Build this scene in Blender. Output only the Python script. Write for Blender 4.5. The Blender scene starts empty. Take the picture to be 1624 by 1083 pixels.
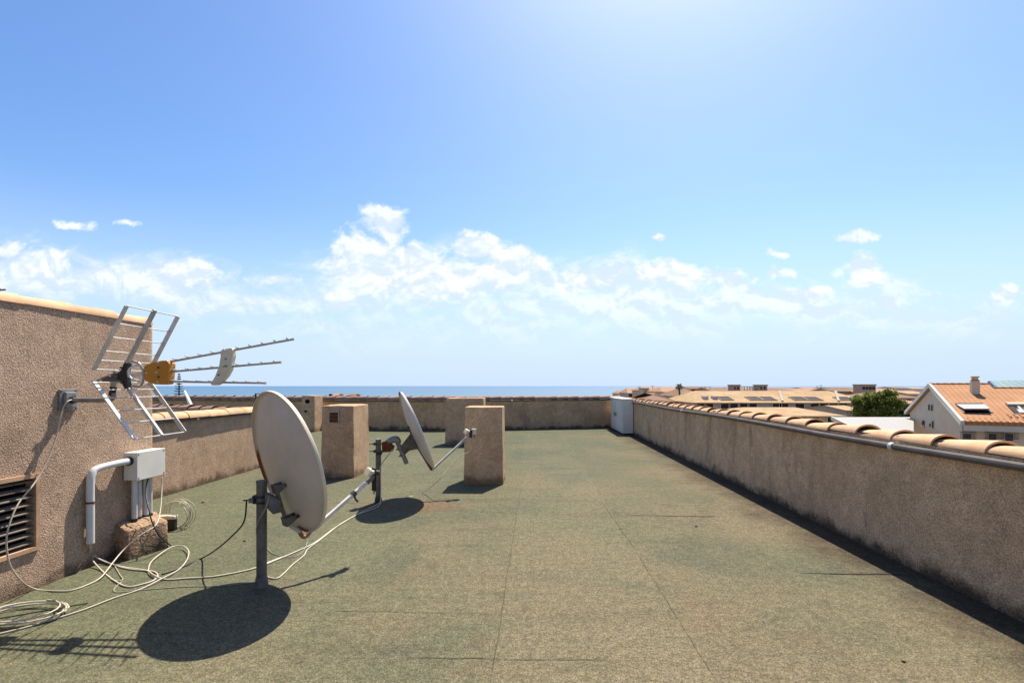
import bpy, math, random
from mathutils import Vector, Matrix
R = math.radians
random.seed(7)
scene = bpy.context.scene
COL = scene.collection

# ------------------------------------------------------------------ camera
F, EYE, CX, HY = 767.0, 1.4, 812.0, 612.0       # focal length (px of the 1624 frame), eye height, principal point
cam_d = bpy.data.cameras.new('camera')
cam_d.sensor_width = 36.0
cam_d.lens = F / 1624 * 36
cam_d.shift_y = (HY - 541.5) / 1624
cam_d.clip_start, cam_d.clip_end = 0.05, 200000
cam = bpy.data.objects.new('camera', cam_d)
cam.location = (0, 0, EYE)
cam.rotation_euler = (R(90), 0, 0)
COL.objects.link(cam)
scene.camera = cam

# ------------------------------------------------------------------ sun, exposure
SUN = Vector((.225, .548, 1.0)).normalized()
SUN_EL = math.asin(SUN.z)
SUN_AZ = math.atan2(SUN.x, SUN.y)
sun_d = bpy.data.lights.new('sun', 'SUN')
sun_d.energy = 5.0
sun_d.angle = R(.5)
sun_d.color = (1.0, .92, .81)
sun = bpy.data.objects.new('sun', sun_d)
sun.rotation_euler = (-SUN).to_track_quat('-Z', 'Y').to_euler()
COL.objects.link(sun)
vs = scene.view_settings
vs.view_transform, vs.look, vs.gamma, vs.use_curve_mapping = 'Standard', 'None', 1, False
vs.exposure = 0.92


class NT:
    """small node-tree helper"""
    def __init__(s, tree):
        s.t = tree

    def n(s, kind, ins=None, **kw):
        o = s.t.nodes.new(kind)
        for k, v in kw.items():
            setattr(o, k, v)
        for k, v in (ins or {}).items():
            if hasattr(v, 'is_linked') or hasattr(v, 'links'):
                s.t.links.new(v, o.inputs[k])
            else:
                o.inputs[k].default_value = v
        return o

    def math(s, op, a, b=0.0, c=0.0, clamp=False):
        return s.n('ShaderNodeMath', {0: a, 1: b, 2: c}, operation=op, use_clamp=clamp).outputs[0]

    def noise(s, vec, scale, detail=4, rough=.55, dist=0.0):
        return s.n('ShaderNodeTexNoise', {'Vector': vec, 'Scale': scale, 'Detail': detail, 'Roughness': rough,
                                          'Distortion': dist}).outputs['Fac']

    def ramp(s, v, a, b, lo=0.0, hi=1.0, smooth=True):
        return s.n('ShaderNodeMapRange', {'Value': v, 'From Min': a, 'From Max': b, 'To Min': lo, 'To Max': hi},
                   interpolation_type='SMOOTHSTEP' if smooth else 'LINEAR').outputs[0]

    def mix(s, f, a, b, blend='MIX'):
        o = s.n('ShaderNodeMix', data_type='RGBA', blend_type=blend)
        for k, v in ((0, f), (6, a), (7, b)):
            if hasattr(v, 'is_linked'):
                s.t.links.new(v, o.inputs[k])
            else:
                o.inputs[k].default_value = v if k == 0 else (*v[:3], 1)
        return o.outputs[2]

    def scale(s, vec, v):
        return s.n('ShaderNodeVectorMath', {0: vec, 1: v}, operation='MULTIPLY').outputs[0]


# ------------------------------------------------------------------ world: sky with clouds far away
world = bpy.data.worlds.new('World')
scene.world = world
world.use_nodes = True
wt = world.node_tree
wt.nodes.clear()
w = NT(wt)
sky = w.n('ShaderNodeTexSky', sky_type='NISHITA', sun_disc=False, sun_elevation=SUN_EL, sun_rotation=SUN_AZ,
          altitude=10, air_density=1.0, dust_density=1.0, ozone_density=1.6)
SKY_STRENGTH = .10
tc = w.n('ShaderNodeTexCoord')
sep = w.n('ShaderNodeSeparateXYZ', {0: tc.outputs['Generated']})
fwd = w.math('MAXIMUM', sep.outputs[1], .02)
gx = w.math('DIVIDE', sep.outputs[0], fwd)
gz = w.math('DIVIDE', sep.outputs[2], fwd)
g = w.n('ShaderNodeCombineXYZ', {0: gx, 1: gz, 2: 0.0}).outputs[0]
nz = w.n('ShaderNodeTexNoise', {'Vector': g, 'Scale': 9.0, 'Detail': 3})
warp = w.n('ShaderNodeVectorMath', {0: nz.outputs['Color'], 1: (.5, .5, .5)}, operation='SUBTRACT').outputs[0]
warp = w.scale(warp, (.07, .05, 0))
gw = w.n('ShaderNodeVectorMath', {0: g, 1: warp}, operation='ADD').outputs[0]

def bank_field(banks):
    f_ = None
    for bx, by, rx, ry, am in banks:
        c = ((bx - CX) / F, (HY - by) / F, 0)
        d = w.n('ShaderNodeVectorMath', {0: gw, 1: c}, operation='SUBTRACT').outputs[0]
        d = w.scale(d, (F / rx, F / ry, 0))
        ln = w.n('ShaderNodeVectorMath', {0: d}, operation='LENGTH').outputs['Value']
        b = w.math('MAXIMUM', w.math('MULTIPLY_ADD', ln, -am * .8, am), -.6)
        f_ = b if f_ is None else w.math('SMOOTH_MAX', f_, b, .12)
    return f_


# heaped clouds with crisp tops, and the thin sheet they rise from
HEAPS = [(608, 350, 42, 36, 1.0), (578, 392, 62, 36, 1.0), (640, 418, 92, 40, 1.0), (765, 392, 62, 34, 1.0), (815, 415, 66, 34, .95),
         (700, 440, 150, 34, .9), (545, 420, 60, 26, .8), (935, 446, 80, 24, .85), (1065, 436, 70, 26, .9), (1150, 440, 70, 22, .85),
         (1238, 430, 42, 11, .75), (540, 473, 34, 22, .75), (12, 398, 36, 20, .9), (60, 420, 70, 26, .8), (150, 430, 50, 18, .7),
         (290, 434, 110, 22, .75), (1370, 425, 46, 28, .9), (1360, 373, 42, 10, .8), (1602, 468, 42, 18, .75), (118, 353, 40, 12, .75),
         (1045, 380, 13, 8, .8), (1240, 402, 28, 7, .7), (202, 355, 26, 7, .6), (440, 445, 50, 10, .7), (1280, 462, 40, 14, .7)]
SHEETS = [(650, 455, 230, 60, .9), (70, 445, 170, 50, .85), (270, 455, 170, 42, .85), (400, 484, 170, 20, .8), (1000, 486, 320, 56, .9),
          (1300, 480, 210, 42, .75), (1440, 505, 150, 30, .55), (820, 520, 480, 40, .6), (900, 440, 260, 40, .7)]
gs = w.scale(g, (1, 1.35, 1))
puff = w.noise(gs, 13, 11, .64, .3)
wisp = w.noise(w.scale(g, (1, 2.2, 1)), 6, 9, .66, .7)
heap = w.math('ADD', w.math('MULTIPLY', bank_field(HEAPS), 1.28), w.math('MULTIPLY', w.math('SUBTRACT', puff, .5), 2.3))
heap = w.ramp(heap, .22, .72)
sheet = w.math('ADD', w.math('MULTIPLY', bank_field(SHEETS), 1.2), w.math('MULTIPLY', w.math('SUBTRACT', wisp, .5), 2.6))
sheet = w.math('MULTIPLY', w.ramp(sheet, -.10, 1.0), .82)
dens = w.math('SUBTRACT', 1.0, w.math('MULTIPLY', w.math('SUBTRACT', 1.0, w.math('MULTIPLY', heap, .9)), w.math('SUBTRACT', 1.0, sheet)))
dens = w.math('MULTIPLY', dens, w.ramp(gz, .055, .20, .2, 1.0))
dens = w.math('MULTIPLY', dens, w.math('GREATER_THAN', sep.outputs[1], .03))
# undersides: the puff field sampled a little higher up
up_ = w.n('ShaderNodeVectorMath', {0: gs, 1: (.006, .022, 0)}, operation='ADD').outputs[0]
relief = w.math('SUBTRACT', w.noise(up_, 13, 6, .6, .3), w.noise(gs, 13, 6, .6, .3))
cloud = w.mix(w.ramp(relief, -.10, .09), (5.5, 5.7, 5.9), (4.05, 4.65, 5.4))
sc_ = w.n('ShaderNodeSeparateColor', {0: w.mix(1.0, sky.outputs[0], (.88, .90, 1.0), 'MULTIPLY')})
REF = 5.6                                             # this much is paper white in the picture
pw = [w.math('MULTIPLY', w.math('POWER', w.math('DIVIDE', sc_.outputs[i], REF), p_), REF) for i, p_ in enumerate((1.32, 1.19, 1.0))]
base = w.n('ShaderNodeCombineColor', {0: pw[0], 1: pw[1], 2: pw[2]}).outputs[0]
elev = w.math('ABSOLUTE', sep.outputs[2])
base = w.mix(w.ramp(elev, .0, .34, .96, 0), base, (3.4, 4.3, 5.4))      # pale sea haze along the horizon
col = w.mix(dens, base, cloud)
bg = w.n('ShaderNodeBackground', {'Color': col, 'Strength': SKY_STRENGTH})
wo = w.n('ShaderNodeOutputWorld')
wt.links.new(bg.outputs[0], wo.inputs[0])


# ------------------------------------------------------------------ pixel-ray helpers (photo frame 1624x1083)
def P(px, py, y):
    return Vector(((px - CX) / F * y, y, EYE + (HY - py) / F * y))


def G(px, py, z=0.0):
    y = F * (EYE - z) / (py - HY)
    return Vector(((px - CX) / F * y, y, z))


SL = .045                                           # the walls run along (SL, 1)
AX = Vector((SL, 1, 0)).normalized()
NX = Vector((AX.y, -AX.x, 0))


def Wt(px, py, off=0.0):                            # a point on the stair tower's wall
    y = (3.435 - off) / (-(px - CX) / F + SL)
    return P(px, py, y)


# ------------------------------------------------------------------ materials
def new_mat(name, rough=.8, spec=.3, metal=0.0):
    m = bpy.data.materials.new(name)
    m.use_nodes = True
    t = NT(m.node_tree)
    b = m.node_tree.nodes['Principled BSDF']
    b.inputs['Roughness'].default_value = rough
    b.inputs['Specular IOR Level'].default_value = spec
    b.inputs['Metallic'].default_value = metal
    co = t.n('ShaderNodeTexCoord').outputs['Object']
    return m, t, b, co


def bump(t, b, h, strength, dist):
    o = t.n('ShaderNodeBump', {'Height': h, 'Strength': strength, 'Distance': dist})
    t.t.links.new(o.outputs[0], b.inputs['Normal'])


def plain(name, c, rough=.6, spec=.3, metal=0.0, var=.18, scale=9.0, dirt=None, dirt_at=.62, grain=0):
    m, t, b, co = new_mat(name, rough, spec, metal)
    n = t.noise(co, scale, 5, .6)
    k = t.ramp(n, .3, .7, 1 - var, 1 + var * .6)
    col = t.mix(1.0, c, t.n('ShaderNodeCombineColor', {0: k, 1: k, 2: k}).outputs[0], 'MULTIPLY')
    if dirt:
        d = t.ramp(t.noise(co, scale * 2.3, 6, .65), dirt_at, dirt_at + .12)
        col = t.mix(d, col, dirt)
    t.t.links.new(col, b.inputs['Base Color'])
    if grain:
        bump(t, b, t.noise(co, grain, 3), .4, .01)
    return m


def stucco(name, c1, c2, stain, stain_at=.56, foot=None, grain=62, seed=0.0, bstr=.9):
    m, t, b, co = new_mat(name, .95, .12)
    co = t.n('ShaderNodeVectorMath', {0: co, 1: (seed, seed * .7, 0)}, operation='ADD').outputs[0]
    col = t.mix(t.ramp(t.noise(co, 1.7, 6, .62), .34, .68), c1, c2)
    st = t.ramp(t.noise(t.scale(co, (2.2, 2.2, .75)), 1.25, 7, .66, .5), stain_at, stain_at + .2, 0, .8)
    col = t.mix(st, col, stain)
    drips = t.ramp(t.noise(t.scale(co, (9, 9, .8)), 1.0, 5, .6), .58, .75, 0, .15)
    col = t.mix(drips, col, stain)
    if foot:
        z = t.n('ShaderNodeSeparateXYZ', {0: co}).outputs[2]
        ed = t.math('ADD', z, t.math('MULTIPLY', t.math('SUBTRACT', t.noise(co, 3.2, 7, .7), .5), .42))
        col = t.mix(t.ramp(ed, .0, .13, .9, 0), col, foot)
    fine = t.noise(co, grain, 3, .65)
    pit = t.n('ShaderNodeTexVoronoi', {'Vector': co, 'Scale': grain * 1.25}).outputs['Distance']
    k = t.math('MULTIPLY', t.ramp(fine, .3, .7, .55, 1.30), t.ramp(t.noise(co, 9, 4, .6), .3, .7, .88, 1.1))
    col = t.mix(1.0, col, t.n('ShaderNodeCombineColor', {0: k, 1: k, 2: k}).outputs[0], 'MULTIPLY')
    t.t.links.new(col, b.inputs['Base Color'])
    h = t.math('ADD', fine, t.math('MULTIPLY', pit, -.6))
    bump(t, b, h, bstr, .007)
    return m


M = {}
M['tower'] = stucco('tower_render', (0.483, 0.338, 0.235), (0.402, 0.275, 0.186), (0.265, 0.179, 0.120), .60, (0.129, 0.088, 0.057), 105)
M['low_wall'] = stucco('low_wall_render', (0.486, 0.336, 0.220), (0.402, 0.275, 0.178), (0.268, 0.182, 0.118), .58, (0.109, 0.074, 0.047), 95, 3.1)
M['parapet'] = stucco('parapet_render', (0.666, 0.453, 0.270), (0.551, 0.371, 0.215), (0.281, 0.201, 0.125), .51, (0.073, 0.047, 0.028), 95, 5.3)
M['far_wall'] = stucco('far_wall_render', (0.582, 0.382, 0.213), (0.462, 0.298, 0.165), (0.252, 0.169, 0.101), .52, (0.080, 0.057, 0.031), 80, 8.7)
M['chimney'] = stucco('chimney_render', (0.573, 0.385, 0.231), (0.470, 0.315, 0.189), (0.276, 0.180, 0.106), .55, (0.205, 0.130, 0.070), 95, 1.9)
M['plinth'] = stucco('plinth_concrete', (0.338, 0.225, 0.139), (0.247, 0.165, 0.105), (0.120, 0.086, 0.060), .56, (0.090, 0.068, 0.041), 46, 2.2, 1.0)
M['mortar'] = stucco('bedding_mortar', (.12, .095, .072), (.075, .06, .047), (.03, .025, .02), .5, None, 70, .4, 1.0)


def felt():
    m, t, b, co = new_mat('mineral_felt', .96, .12)
    sx = t.n('ShaderNodeSeparateXYZ', {0: co})
    green, olive, brown = (.100, .104, .060), (.148, .124, .074), (.176, .112, .064)
    big = t.noise(co, .42, 6, .6, .3)
    near = t.ramp(t.math('SUBTRACT', t.math('MULTIPLY', sx.outputs[0], .10), t.math('MULTIPLY', sx.outputs[1], .055)),
                  -.85, .22)                               # more olive than green towards this end of the roof
    f = t.ramp(t.math('ADD', t.math('MULTIPLY', near, .42), big), .48, .92)
    col = t.mix(f, green, olive)
    col = t.mix(t.ramp(t.noise(co, .8, 7, .7, .8), .47, .66, 0, .5), col, (.066, .076, .048))   # greener, mossy blotches
    col = t.mix(t.ramp(t.noise(co, 1.1, 6, .65, .6), .55, .74, 0, .4), col, brown)
    col = t.mix(t.ramp(t.noise(co, 2.6, 7, .7, .4), .56, .74, 0, .55), col, (.054, .049, .033))
    wr = t.ramp(t.noise(t.scale(co, (.55, 10, 1)), 1.0, 6, .62, .35), .58, .72, 0, .42)
    col = t.mix(wr, col, (.060, .054, .036))              # wrinkles across the rolls
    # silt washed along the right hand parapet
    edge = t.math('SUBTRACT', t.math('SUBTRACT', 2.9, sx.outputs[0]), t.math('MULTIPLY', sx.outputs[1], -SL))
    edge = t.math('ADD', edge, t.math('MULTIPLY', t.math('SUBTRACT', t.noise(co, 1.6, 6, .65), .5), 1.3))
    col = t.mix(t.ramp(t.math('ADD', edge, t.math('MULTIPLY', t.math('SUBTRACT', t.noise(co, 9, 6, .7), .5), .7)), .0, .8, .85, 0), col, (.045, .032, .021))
    col = t.mix(t.ramp(t.noise(t.scale(co, (.5, 2.2, 1)), 1.2, 6, .6), .52, .68, 0, .32), col, (.075, .066, .042))
    # rusty run-off under the rear dish
    dx = t.n('ShaderNodeVectorMath', {0: co, 1: (-1.15, 5.65, 0)}, operation='SUBTRACT').outputs[0]
    rl = t.n('ShaderNodeVectorMath', {0: t.scale(dx, (.9, 1.9, 0))}, operation='LENGTH').outputs['Value']
    rl = t.math('ADD', rl, t.math('MULTIPLY', t.math('SUBTRACT', t.noise(co, 4, 5), .5), .7))
    col = t.mix(t.ramp(rl, .25, .75, .6, 0), col, (.15, .088, .047))
    roll = t.math('FLOOR', t.math('DIVIDE', t.math('ADD', t.math('SUBTRACT', sx.outputs[0], t.math('MULTIPLY', sx.outputs[1], SL)), 20.534), 1.07))
    rv_ = t.n('ShaderNodeTexWhiteNoise', {'W': roll}, noise_dimensions='1D').outputs['Value']
    rk = t.ramp(rv_, 0, 1, .965, 1.03)
    col = t.mix(1.0, col, t.n('ShaderNodeCombineColor', {0: rk, 1: rk, 2: rk}).outputs[0], 'MULTIPLY')
    grit = t.noise(co, 120, 4, .75)
    fine = t.noise(co, 48, 3, .7)
    mid = t.noise(co, 17, 6, .72)
    k = t.math('MULTIPLY', t.ramp(grit, .36, .64, .46, 1.42), t.math('MULTIPLY', t.ramp(fine, .35, .65, .74, 1.2), t.ramp(mid, .34, .66, .80, 1.16)))
    col = t.mix(1.0, col, t.n('ShaderNodeCombineColor', {0: k, 1: k, 2: k}).outputs[0], 'MULTIPLY')
    fl = t.n('ShaderNodeTexVoronoi', {'Vector': co, 'Scale': 9.0, 'Randomness': 1.0}).outputs['Distance']
    col = t.mix(t.ramp(fl, .035, .055, .55, 0), col, (.24, .215, .16))       # pale chips
    t.t.links.new(col, b.inputs['Base Color'])
    wav = t.noise(co, 1.3, 3)
    bump(t, b, t.math('ADD', t.math('MULTIPLY', grit, .5), t.math('MULTIPLY', wav, 3.0)), .4, .006)
    return m


M['felt'] = felt()
M['bitumen'] = plain('bitumen_seam', (0.063, 0.059, 0.036), .9, .2, var=.35, scale=14)
M['bitumen_dark'] = plain('bitumen_crack', (.03, .026, .02), .9, .2)


def clay(name, c1, c2, dark, scale=6.0):
    m, t, b, co = new_mat(name, .88, .2)
    col = t.mix(t.ramp(t.noise(co, scale, 5, .6), .35, .65), c1, c2)
    col = t.mix(t.ramp(t.noise(co, scale * .55, 4, .5), .5, .8, 0, .4), col, (.60, .40, .28))
    ri = t.ramp(t.n('ShaderNodeNewGeometry').outputs['Random Per Island'], 0, 1, .87, 1.08, False)
    col = t.mix(1.0, col, t.n('ShaderNodeCombineColor', {0: ri, 1: ri, 2: ri}).outputs[0], 'MULTIPLY')
    sp = t.ramp(t.noise(co, scale * 3.2, 6, .7), .64, .72, 0, .85)
    col = t.mix(sp, col, dark)
    t.t.links.new(col, b.inputs['Base Color'])
    bump(t, b, t.noise(co, 90, 3), .35, .004)
    return m


M['clay'] = clay('clay_tile', (0.580, 0.374, 0.215), (0.500, 0.298, 0.160), (0.129, 0.087, 0.043))
M['clay_pink'] = clay('clay_tile_weathered', (0.360, 0.223, 0.158), (0.302, 0.180, 0.122), (0.094, 0.065, 0.043))


def roof_tiles(name, c1, c2, pitch=.26, u=(1, 0, 0), rows=(0, 1, 0), row=.36, old=.5):
    m, t, b, co = new_mat(name, .88, .15)
    du = t.n('ShaderNodeVectorMath', {0: co, 1: u}, operation='DOT_PRODUCT').outputs['Value']
    dv = t.n('ShaderNodeVectorMath', {0: co, 1: rows}, operation='DOT_PRODUCT').outputs['Value']
    wu = t.math('MULTIPLY_ADD', t.math('SINE', t.math('MULTIPLY', du, 2 * math.pi / pitch)), .5, .5)
    fr = t.math('FRACT', t.math('DIVIDE', dv, row))
    lip = t.ramp(fr, .0, .16, 1, 0)
    col = t.mix(t.ramp(t.noise(co, .55, 6, .65), .35, .65), c1, c2)
    col = t.mix(t.ramp(t.noise(co, 3.5, 5, .7), .5, .72, 0, old), col, (.17, .115, .075))
    k = t.math('MULTIPLY', t.ramp(wu, 0, .5, .84, 1.03), t.math('MULTIPLY_ADD', lip, -.5, 1.08))
    col = t.mix(1.0, col, t.n('ShaderNodeCombineColor', {0: k, 1: k, 2: k}).outputs[0], 'MULTIPLY')
    t.t.links.new(col, b.inputs['Base Color'])
    bump(t, b, t.math('ADD', t.math('MULTIPLY', wu, .6), t.math('MULTIPLY', lip, -.6)), .5, .04)
    return m


HU, HV = Vector((.888, -.46, 0)).normalized(), Vector((.46, .888, 0)).normalized()
M['roof_near'] = roof_tiles('house_roof_tiles', (0.401, 0.208, 0.101), (0.344, 0.172, 0.083), .26, tuple(HU), tuple(HV), .30, .25)
M['roof_tan'] = roof_tiles('tan_roof_tiles', (0.387, 0.262, 0.139), (0.311, 0.204, 0.107), .30, old=.6)
M['roof_orange'] = roof_tiles('orange_roof_tiles', (0.326, 0.201, 0.119), (0.274, 0.162, 0.093), .30, old=.45)
M['roof_brown'] = roof_tiles('brown_roof_tiles', (0.211, 0.131, 0.080), (0.160, 0.099, 0.061), .30, old=.6)
M['roof_red'] = roof_tiles('red_roof_tiles', (0.192, 0.090, 0.054), (0.147, 0.074, 0.045), .30)


def weathered(name, c, rust, where, rough=.45):
    """painted sheet steel with a rust run whose place is given in the object's own space: (centre, radius)"""
    m, t, b, co = new_mat(name, rough, .4)
    col = t.mix(t.ramp(t.noise(co, 3.5, 6, .6), .3, .7), c, tuple(v * .84 for v in c))
    col = t.mix(t.ramp(t.noise(co, 30, 5, .6), .62, .75, 0, .22), col, (.40, .34, .26))
    for cen, rad in where:
        d = t.n('ShaderNodeVectorMath', {0: co, 1: cen}, operation='SUBTRACT').outputs[0]
        d = t.scale(d, tuple(1 / v for v in rad))
        ln = t.n('ShaderNodeVectorMath', {0: d}, operation='LENGTH').outputs['Value']
        ln = t.math('ADD', ln, t.math('MULTIPLY', t.math('SUBTRACT', t.noise(co, 22, 6, .7), .5), .9))
        col = t.mix(t.ramp(ln, .75, 1.05, .95, 0), col, rust)
    t.t.links.new(col, b.inputs['Base Color'])
    return m


M['galv'] = plain('galvanised_steel', (0.240, 0.236, 0.224), .5, .5, .35, .25, 14, (0.096, 0.072, 0.048), .66)
M['galv_dark'] = plain('weathered_steel', (0.149, 0.135, 0.113), .6, .4, .2, .3, 16, (0.138, 0.062, 0.027), .66)
M['alu'] = plain('aluminium', (0.555, 0.532, 0.480), .45, .5, .25, .15, 10, (0.262, 0.225, 0.180), .68)
M['alu_dull'] = plain('dull_aluminium', (.40, .38, .34), .5, .45, .35, .2, 12)
M['white_paint'] = plain('white_paint', (0.690, 0.665, 0.580), .5, .4, 0, .08, 5, (0.443, 0.380, 0.278), .68)
M['white_plastic'] = plain('white_plastic', (0.570, 0.562, 0.532), .4, .45, 0, .07, 8, (0.375, 0.338, 0.270), .7)
M['cream_plastic'] = plain('cream_plastic', (0.619, 0.554, 0.413), .45, .4, 0, .10, 12, (0.394, 0.319, 0.206), .68)
M['grey_plastic'] = plain('grey_plastic', (0.520, 0.500, 0.456), .45, .4, 0, .1, 12, (0.343, 0.290, 0.214), .66)
M['box_plastic'] = plain('box_plastic', (0.636, 0.602, 0.530), .5, .4, 0, .06, 4, (0.445, 0.388, 0.298), .7)
M['conduit'] = plain('conduit_grey', (0.105, 0.090, 0.079), .75, .2, 0, .25, 7, (0.150, 0.120, 0.090), .64)
M['orange'] = plain('orange_plastic', (0.495, 0.203, 0.017), .42, .45, 0, .12, 9, (0.300, 0.112, 0.015), .68)
M['black'] = plain('black_plastic', (.022, .021, .02), .5, .4, 0, .2, 15)
M['dark_void'] = plain('dark_recess', (.012, .011, .010), .9, .1)
M['rust'] = plain('rust', (0.147, 0.052, 0.020), .9, .15, 0, .45, 30, (0.056, 0.021, 0.010), .55)
M['cable_white'] = plain('cable_white', (0.488, 0.421, 0.320), .5, .35, 0, .12, 6, (0.311, 0.238, 0.152), .62)
M['cable_grey'] = plain('cable_grey', (0.300, 0.270, 0.217), .6, .3, 0, .2, 6)
M['slat'] = plain('vent_slat', (.20, .155, .115), .6, .35, .1, .35, 8, (.10, .07, .045), .6)
M['vent_frame'] = plain('vent_frame', (.48, .30, .18), .7, .25, 0, .25, 10, (.24, .13, .07), .58)
M['house_wall'] = plain('house_render', (0.489, 0.418, 0.319), .92, .15, 0, .07, 1.2, (0.470, 0.399, 0.305), .66, 12)
M['house_front'] = plain('house_front_render', (0.465, 0.398, 0.307), .92, .15, 0, .06, 1.2)
M['fascia'] = plain('fascia_paint', (0.420, 0.399, 0.356), .7, .25, 0, .06, 2)
M['town_wall'] = plain('town_render', (0.345, 0.307, 0.255), .92, .12, 0, .12, .6, (0.270, 0.232, 0.188), .62)
M['town_grey'] = plain('town_grey_render', (0.300, 0.292, 0.277), .92, .12, 0, .12, .6, (0.225, 0.210, 0.195), .62)
M['town_white'] = plain('town_white_render', (0.495, 0.480, 0.450), .9, .12, 0, .08, .6)
M['town_brown'] = plain('town_brown_render', (0.312, 0.237, 0.181), .92, .12, 0, .15, .6)
M['glass'] = plain('window_glass', (.026, .025, .024), .75, .15, 0, .3, 1.5)
M['shutter'] = plain('roller_shutter', (.46, .42, .36), .7, .25, 0, .06, 3)
M['railing'] = plain('railing_iron', (.10, .085, .075), .5, .4, .3)
M['turquoise'] = plain('turquoise_sheet', (0.121, 0.237, 0.231), .45, .4, 0, .1, 1.3)
M['blue_trim'] = plain('blue_trim', (0.016, 0.104, 0.264), .5, .4)
M['awning'] = plain('awning_canvas', (0.510, 0.450, 0.390), .85, .15, 0, .06, 4)
M['leaf'] = plain('leaf_green', (0.155, 0.196, 0.039), .8, .25, 0, .55, .9)
M['leaf_dark'] = plain('leaf_dark', (.028, .042, .026), .8, .25, 0, .5, 1.2)
M['palm_leaf'] = plain('palm_leaf', (.05, .06, .03), .7, .3, 0, .4, 2)
M['bark'] = plain('bark', (.13, .095, .065), .95, .1, 0, .3, 5)


for nm_ in ('leaf', 'leaf_dark', 'palm_leaf'):
    t_ = NT(M[nm_].node_tree)
    b_ = t_.t.nodes['Principled BSDF']
    src = b_.inputs['Base Color'].links[0].from_socket
    tr_ = t_.n('ShaderNodeBsdfTranslucent', {'Color': src})
    mx = t_.n('ShaderNodeMixShader', {0: .4, 1: b_.outputs[0], 2: tr_.outputs[0]})
    t_.t.links.new(mx.outputs[0], t_.t.nodes['Material Output'].inputs[0])


def corrugated():
    m, t, b, co = new_mat('corrugated_sheet', .6, .4)
    s = t.n('ShaderNodeSeparateXYZ', {0: co})
    k = t.math('MULTIPLY_ADD', t.math('SINE', t.math('MULTIPLY', s.outputs[0], 2 * math.pi / .32)), .5, .5)
    col = t.mix(t.ramp(k, 0, .35), (.19, .18, .165), (.24, .23, .21))
    t.t.links.new(col, b.inputs['Base Color'])
    bump(t, b, k, .6, .04)
    return m


M['corrugated'] = corrugated()


def sea_mat():
    m, t, b, co = new_mat('sea_water', .5, .25)
    s = t.n('ShaderNodeSeparateXYZ', {0: co})
    far = t.ramp(t.math('LOGARITHM', t.math('MAXIMUM', s.outputs[1], 10.0), 10.0), 2.7, 4.0)
    col = t.mix(far, (.052, .130, .196), (.048, .106, .212))          # turquoise shallows to deeper blue
    col = t.mix(t.ramp(t.noise(t.scale(co, (.0012, .006, 1)), 1.0, 6, .6), .42, .68, 0, .45), col, (.075, .165, .235))
    t.t.links.new(col, b.inputs['Base Color'])
    return m


M['sea'] = sea_mat()
M['land'] = plain('dry_ground', (.30, .24, .17), .95, .1, 0, .3, .02, (.10, .11, .06), .58)


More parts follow.
